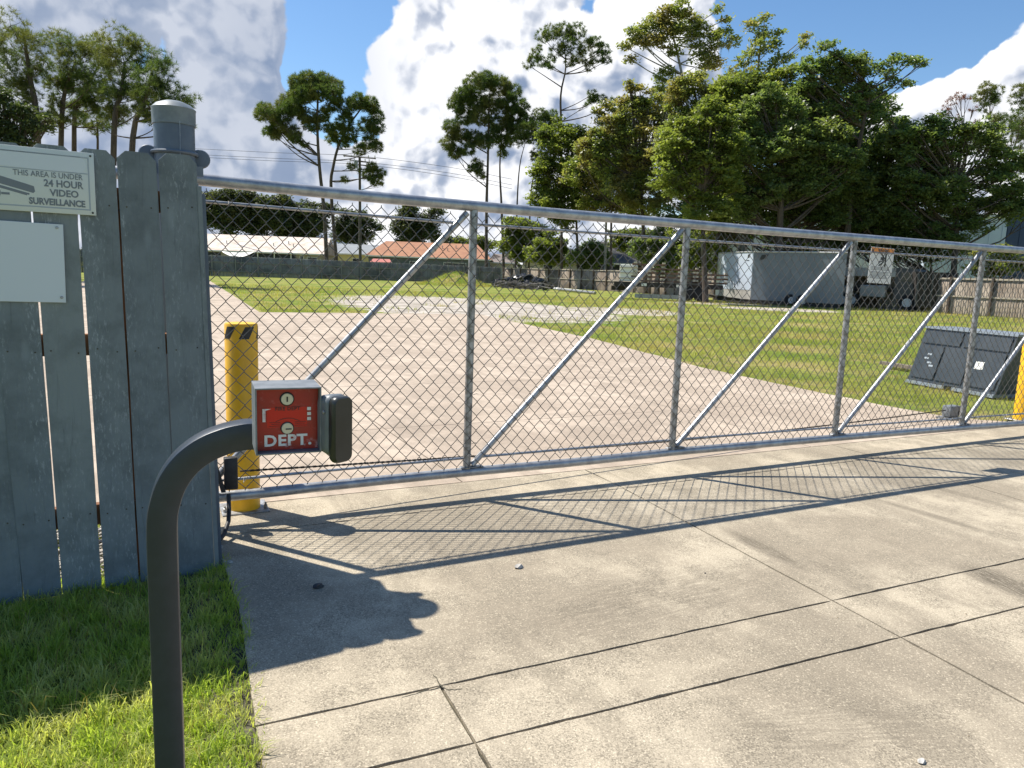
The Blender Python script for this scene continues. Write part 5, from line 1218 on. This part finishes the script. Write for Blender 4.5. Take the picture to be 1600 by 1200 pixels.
tree('leafy_tree', 'dark dense tree at the left edge above the board fence', 38, [(20,440),(18,260)], ringblobs(5, 205, 52, 48, 18, 20), 'leaf', .3, M['farwood'], M['bark'], 'leafy trees', dens=1.5, leaf=.09)
# pine pair
PR = M['pine']
tree('pine_tree', 'tall umbrella pine left of the utility pole', 104, [(511,440),(507,340),(499,260),(496,200),(497,150),(502,118)],
     [(420,182,15),(432,200,14),(412,170,13),(445,160,17),(440,182,15),(462,145,17),(460,170,16),(482,128,17),(500,125,16),(516,132,16),(524,150,15),(478,152,16),(500,148,15),(452,205,13),(430,212,9),(418,205,9),(475,180,14),(520,165,11),(486,196,12),(460,218,9),(475,226,6),(466,130,13),(500,178,12),(512,200,9)],
     'pine', .42, PR, M['bark'], pg, dens=1.25, leaf=.42)
tree('pine_tree', 'forked pine with lower drooping branches just left of the utility pole', 106, [(528,440),(517,300),(521,260),(530,225),(545,195),(560,175),(572,160)],
     [(560,160,15),(578,165,14),(545,170,13),(585,180,12),(540,190,12),(570,195,13),(590,200,10),(525,205,13),(548,212,12),(575,222,13),(585,205,9),(515,215,9),(535,225,9),(590,232,9),(560,235,9),(575,272,10),(588,285,9),(540,282,6),(582,262,8),(550,262,6),(595,270,7)],
     'pine', .36, PR, M['bark'], pg, dens=1.2, leaf=.4)
tree('pine_tree', 'pine with dense round crown right of the overhead wires', 102, [(760,440),(760,330),(762,260),(764,180),(766,135)],
     [(742,135,17),(760,128,16),(780,132,17),(800,140,14),(725,150,16),(712,162,13),(745,160,17),(770,160,17),(795,165,15),(725,180,15),(750,185,15),(778,190,15),(705,200,13),(720,210,13),(740,215,14),(700,225,12),(710,240,11),(730,235,12),(758,225,12),(745,255,9),(738,265,7),(770,215,13),(752,275,7)],
     'pine', .36, PR, M['bark'], pg, dens=1.25, leaf=.4)
tree('pine_tree', 'narrow dark pine touching the dense round one on its right', 103, [(788,440),(784,330),(781,260),(785,190)], [(800,180,13),(815,170,12),(790,195,12),(805,200,13),(820,188,11),(785,220,11),(800,215,10),(785,240,8)], 'pine', .3, PR, M['bark'], pg, leaf=.38, dens=1.2)
tree('pine_tree', 'small leaning pine, left one of the slim leaning pair', 100, [(805,440),(808,320),(812,260),(820,225)], [(818,205,13),(830,215,12),(808,222,10),(825,190,11),(840,200,10)], 'pine', .2, PR, M['bark'], pg, leaf=.36)
tree('pine_tree', 'small leaning pine, right one of the slim leaning pair', 101, [(826,440),(829,310),(838,260),(850,220)], [(855,190,13),(842,180,12),(865,200,10),(850,212,11),(838,238,8),(862,180,9),(835,248,6)], 'pine', .2, PR, M['bark'], pg, leaf=.36)
tree('pine_tree', 'tall open crowned pine standing above the yellow green trees', 86, [(878,440),(877,220),(876,150),(884,105),(880,58)],
     [(862,52,13),(880,50,13),(900,52,14),(848,62,11),(888,72,13),(915,70,12),(930,65,10),(945,75,10),(835,85,9),(848,95,9),(825,100,8),(932,90,10),(948,95,8),(870,80,11),(905,88,10),(922,105,8),(860,105,7),(890,100,8),(925,148,7),(937,155,9),(958,160,8),(920,162,6)],
     'pine', .24, PR, M['bark'], pg, dens=.95, leaf=.38)
# right pines
tree('pine_tree', 'slim pine with small round crown right of the rusty dead pine', 74, [(1556,440),(1552,240),(1547,180)], [(1540,140,12),(1553,145,10),(1530,152,9),(1545,158,10),(1556,158,7),(1538,172,6)], 'pine', .2, PR, M['bark'], pg, leaf=.36)
tree('pine_tree', 'broad pine with many limbs at the right edge of the photo', 70, [(1590,440),(1588,330),(1576,250)], [(1595,180,16),(1570,185,13),(1555,205,13),(1585,205,15),(1535,215,12),(1610,200,16),(1560,225,13),(1545,230,11),(1605,225,15),(1520,225,9),(1580,240,10),(1550,185,9),(1605,265,12)], 'pine', .3, PR, M['bark'], pg, leaf=.38, dens=.9)
tree('pine_tree', 'high pine crown cut by the right edge of the photo', 68, [(1618,440),(1612,250),(1606,170)], [(1598,140,12),(1612,128,15),(1590,155,9),(1625,145,16),(1610,165,11)], 'pine', .3, PR, M['bark'], pg, leaf=.38)
tree('dead_pine', 'dead pine with rusty brown needle tips behind the oaks', 72, [(1504,440),(1506,240),(1504,210)], [(1495,155,9),(1505,148,9),(1484,165,8),(1475,178,7),(1515,152,8),(1465,188,5),(1520,170,6),(1490,185,5),(1530,190,4)], 'pine', .2, M['deadneedles'], M['bark'], None, dens=.32, leaf=.3, twigs=9)
# big leafy mass at the right
lg = 'leafy trees on the right'
SY_, OK_, PB = M['sycamore'], M['oak'], M['pale_bark']
tree('sycamore_tree', 'tall airy pale trunked tree, highest of the leafy trees', 72, [(1085,440),(1080,300),(1075,180),(1062,100),(1050,50)],
     [(1045,20,16),(1060,18,15),(1025,30,15),(1075,28,14),(1010,45,13),(1040,48,16),(1062,50,15),(990,55,11),(1000,65,12),(1020,68,14),(1085,60,14),(1098,45,12),(975,70,8),(985,92,7),(1050,78,10),(1100,80,14),(1118,65,13),(1128,50,9),(1095,100,12),(1120,95,12),(1140,70,10),(1040,110,9),(1035,135,9),(1052,150,11),(1060,125,8),(1028,125,7),(1090,30,10),(1122,15,5),(1135,30,6)],
     'leaf', .34, SY_, PB, lg, dens=.95, droop=26)
tree('sycamore_tree', 'airy yellow green tree with thin top shoots right of the highest one', 56, [(1150,440),(1165,280),(1180,150),(1188,60)],
     [(1185,30,8),(1195,25,6),(1200,45,9),(1172,40,7),(1188,62,11),(1178,80,12),(1205,75,10),(1215,55,7),(1160,95,12),(1150,110,13),(1140,130,14),(1175,110,14),(1200,105,12),(1220,90,8),(1165,135,14),(1235,85,6),(1255,70,6),(1262,55,5)],
     'leaf', .26, SY_, PB, lg, dens=.9, droop=10)
tree('leafy_tree', 'bright green tree in the middle of the leafy group', 54, [(1160,440),(1165,320),(1160,220)], ringblobs(1150, 165, 42, 45, 16, 20)+ringblobs(1215, 160, 45, 40, 14, 20), 'leaf', .34, M['shrub'], PB, lg, dens=1.0)
tree('leafy_tree', 'large dark oak in the centre of the leafy group', 50, [(1215,440),(1220,330),(1225,240)], ringblobs(1220, 245, 95, 75, 44, 26), 'leaf', .42, OK_, M['bark'], lg, dens=.80)
tree('leafy_tree', 'dark oak with branches reaching right against the cloud', 52, [(1320,440),(1330,300),(1345,200),(1360,140)],
     ringblobs(1300, 150, 55, 50, 20, 19)+[(1280,75,9),(1295,68,8),(1270,95,12),(1300,95,12),(1325,90,12),(1350,88,12),(1345,110,12),(1375,105,11),(1395,98,10),(1415,95,9),(1430,92,7),(1438,100,5),(1400,125,9),(1420,128,7),(1385,140,9),(1360,140,13),(1395,112,9),(1375,165,10),(1320,120,14)],
     'leaf', .34, OK_, M['bark'], lg, dens=.85)
tree('leafy_tree', 'big spreading oak over the work truck', 53, [(1370,440),(1375,350),(1380,280)], ringblobs(1375, 275, 95, 72, 46, 26)+[(1300,330,24),(1340,345,20),(1400,345,22),(1450,340,24)], 'leaf', .4, OK_, M['bark'], lg, dens=.80)
tree('leafy_tree', 'rounded oak with paler leaf clumps at the right end of the group', 51, [(1490,440),(1495,360),(1490,290)], ringblobs(1490, 280, 95, 85, 44, 25)+[(1545,320,20),(1570,335,18),(1590,320,18),(1520,350,16),(1450,215,14),(1425,205,12),(1415,225,14),(1575,300,16),(1610,330,20)], 'leaf', .34, M['oak'], M['bark'], lg, dens=.80)
tree('leafy_tree', 'yellow green shrubby tree covering the foot of the group', 48, [(1105,440),(1100,350),(1098,300)], ringblobs(1095, 260, 55, 80, 34, 20)+[(1140,330,18),(1120,350,16),(1075,345,16),(1090,370,12)], 'leaf', .28, M['shrub'], M['bark'], lg, dens=.95, droop=12)
tree('leafy_tree', 'dark moss hung tree behind the flatbed trailer', 70, [(1010,440),(1005,340),(1000,270)], ringblobs(995, 240, 60, 85, 34, 19)+[(960,300,16),(1040,300,18),(1020,325,16),(975,320,16)], 'leaf', .34, M['sycamore'], M['bark'], lg, dens=.8, droop=60)
tree('leafy_tree', 'thin light tree below the open crowned pine', 82, [(945,440),(948,300),(950,200)], [(950,165,9),(965,175,10),(985,160,9),(1000,170,10),(940,185,11),(960,200,11),(985,190,11),(1005,195,9),(925,210,11),(945,225,12),(975,220,12),(1000,215,10),(935,172,7),(1015,180,7)], 'leaf', .22, SY_, PB, lg, dens=.75, droop=22)
tree('leafy_tree', 'yellow green tree left end of the leafy group', 84, [(905,440),(900,340),(895,270)], ringblobs(890, 275, 48, 68, 30, 17)+[(845,290,10),(838,310,11),(850,330,12),(870,335,13),(882,215,9),(905,205,8)], 'leaf', .26, M['shrub'], M['bark'], lg, dens=.9)
tree('leafy_tree', 'small bright tree standing between pine trunks above the debris', 96, [(820,440),(822,410),(822,390)], ringblobs(818, 375, 28, 28, 15, 12)+[(850,360,11),(870,380,10),(862,400,9),(790,385,8)], 'leaf', .14, M['shrub'], M['bark'], lg, dens=.9)
tree('leafy_tree', 'small yellow green tree in front of the dark roofed house', 88, [(1000,440),(1003,410),(985,385)], ringblobs(985, 378, 30, 16, 10, 11), 'leaf', .14, M['shrub'], M['bark'], lg, dens=.8)
tree('leafy_tree', 'small tree behind the timber stacks on the flatbed', 57, [(1030,440),(1030,420),(1030,395)], ringblobs(1030, 395, 34, 22, 12, 13), 'leaf', .14, M['oak'], M['bark'], lg, dens=1.)
for i_, (x_, y_, rx_, ry_, d_, mt, lb) in enumerate((
    (858, 392, 26, 20, 88, 'shrub', 'round bright shrub behind the brown fence above the black heap'), (925, 400, 24, 16, 84, 'oak', 'low dark shrub against the dark roofed house'),
    (1055, 392, 30, 26, 66, 'shrub', 'yellow green shrub above the middle timber stack'), (1128, 372, 24, 20, 58, 'sycamore', 'pale shrub rising above the nose of the cargo trailer'),
    (1240, 372, 40, 22, 57, 'oak', 'dark shrub showing above the roof of the cargo trailer'), (1320, 380, 30, 26, 56, 'oak', 'dark shrub behind the bed of the work truck'),
    (1560, 410, 34, 20, 47, 'sycamore', 'pale shrub over the brown fence at the right edge'))):
    tree('leafy_shrub', lb, d_, [(x_,440),(x_,430),(x_,y_)], ringblobs(x_, y_, rx_, ry_, 9, 12), 'leaf', .1, M[mt], M['bark'], 'shrubs along the fence', dens=.85)
tree('leafy_shrub', 'pale leafy shrub hiding the nose of the cargo trailer', 54, [(1095,440),(1095,430),(1095,400)], ringblobs(1092, 400, 24, 28, 10, 11), 'leaf', .1, M['shrub'], M['bark'], lg, dens=.7)
tree('leafy_tree', 'dark leafy thicket between the work truck and the pale blue building', 54, [(1455,440),(1455,410),(1450,380)], ringblobs(1400, 375, 90, 32, 26, 20), 'leaf', .15, M['oak'], M['bark'], lg, dens=.80)
tree('leafy_tree', 'tangled thin stemmed trees in front of the white metal building', 60, [(1180,440),(1178,400),(1172,340)], ringblobs(1170, 345, 42, 26, 9, 14)+[(1230,340,16),(1262,332,16),(1290,345,14)], 'leaf', .14, M['oak'], PB, lg, dens=.7)
tree('leafy_tree', 'dark tree filling the gap behind the timber stacks', 68, [(1075,440),(1072,410),(1070,360)], ringblobs(1065, 370, 45, 40, 20, 17), 'leaf', .2, M['oak'], M['bark'], lg, dens=.80)
tree('leafy_tree', 'mid green tree filling the mass between the dark oak and the airy sycamore', 57, [(1120,440),(1122,330),(1130,230)], ringblobs(1110, 205, 75, 70, 30, 24), 'leaf', .3, M['sycamore'], M['bark'], lg, dens=.95, droop=14)
tree('leafy_tree', 'mid green tree behind the gap left of the cloud at the right', 58, [(1290,440),(1292,330),(1300,230)], ringblobs(1290, 215, 85, 75, 34, 25), 'leaf', .3, M['oak'], M['bark'], lg, dens=1.1)
tree('leafy_tree', 'low wide oak skirt hanging just above the top rail', 53, [(1255,440),(1250,380),(1250,340)], ringblobs(1260, 305, 130, 40, 40, 24), 'leaf', .24, M['oak'], M['bark'], lg, dens=1.1)
tree('leafy_tree', 'grey green tree between the two yellow green trees', 80, [(955,440),(955,340),(955,290)], ringblobs(955, 275, 55, 60, 22, 18), 'leaf', .24, M['sycamore'], M['bark'], lg, dens=.75, droop=20)
# trees behind the far houses
fg = 'trees behind the far houses'
tree('leafy_tree', 'dark tree over the left end of the bleached roof house', 146, [(350,440),(350,360)], ringblobs(348, 330, 45, 28, 16, 16), 'leaf', .4, M['farwood'], M['bark'], fg, dens=.5, leaf=.26)
tree('leafy_tree', 'grey green tree over the middle of the bleached roof house', 147, [(405,440),(405,360)], ringblobs(405, 338, 45, 25, 16, 16), 'leaf', .4, M['farwood'], M['bark'], fg, dens=.5, leaf=.26)
tree('leafy_tree', 'wide dark tree over the right end of the bleached roof house', 149, [(465,440),(465,360)], ringblobs(462, 345, 42, 28, 16, 16), 'leaf', .4, M['farwood'], M['bark'], fg, dens=.5, leaf=.26)
tree('leafy_tree', 'round dark tree above the yellow house', 152, [(555,440),(555,380)], ringblobs(555, 358, 28, 24, 11, 13), 'leaf', .3, M['farwood'], M['bark'], fg, dens=.5, leaf=.26)
tree('leafy_tree', 'round isolated tree above the orange roof', 150, [(655,440),(653,380)], ringblobs(653, 350, 30, 26, 13, 13)+[(628,372,9),(690,372,7)], 'leaf', .3, M['farwood'], M['bark'], fg, dens=.55, leaf=.26)
tree('leafy_tree', 'small pale tree at the right of the isolated round tree', 154, [(700,440),(700,385)], ringblobs(700, 378, 18, 8, 5, 9), 'leaf', .2, M['farwood'], M['bark'], fg, dens=.5, leaf=.26)
tree('leafy_tree', 'small low tree behind the dense round pine trunk', 152, [(735,440),(740,385)], ringblobs(742, 382, 26, 9, 8, 9), 'leaf', .2, M['shrub'], M['bark'], fg, dens=.5, leaf=.26)
fwd = []
for i in range(60):
    p = A(-260+i*38, 405, 195+random.uniform(-12, 12)); fwd.append((p.x, p.y, random.uniform(3.5, 6.5)))
Cs = []
for (x_, y_, h_) in fwd:
    k = 90; q = RNG.normal(0, 1, (k, 3)); q /= np.linalg.norm(q, axis=1)[:, None]; Cs.append(np.array((x_, y_, h_*.5))+q*np.array([4.2, 3, h_*.5])*RNG.uniform(.5, 1, (k, 1)))
V_, F_ = leafcloud(np.concatenate(Cs), 26, .9, .30); npmesh('far_woodland', V_, F_, M['farwood'], None, kind='stuff', label='distant low line of dark trees along the horizon behind the houses', cat='woodland')
S.render.resolution_x = 1024; S.render.resolution_y = 768
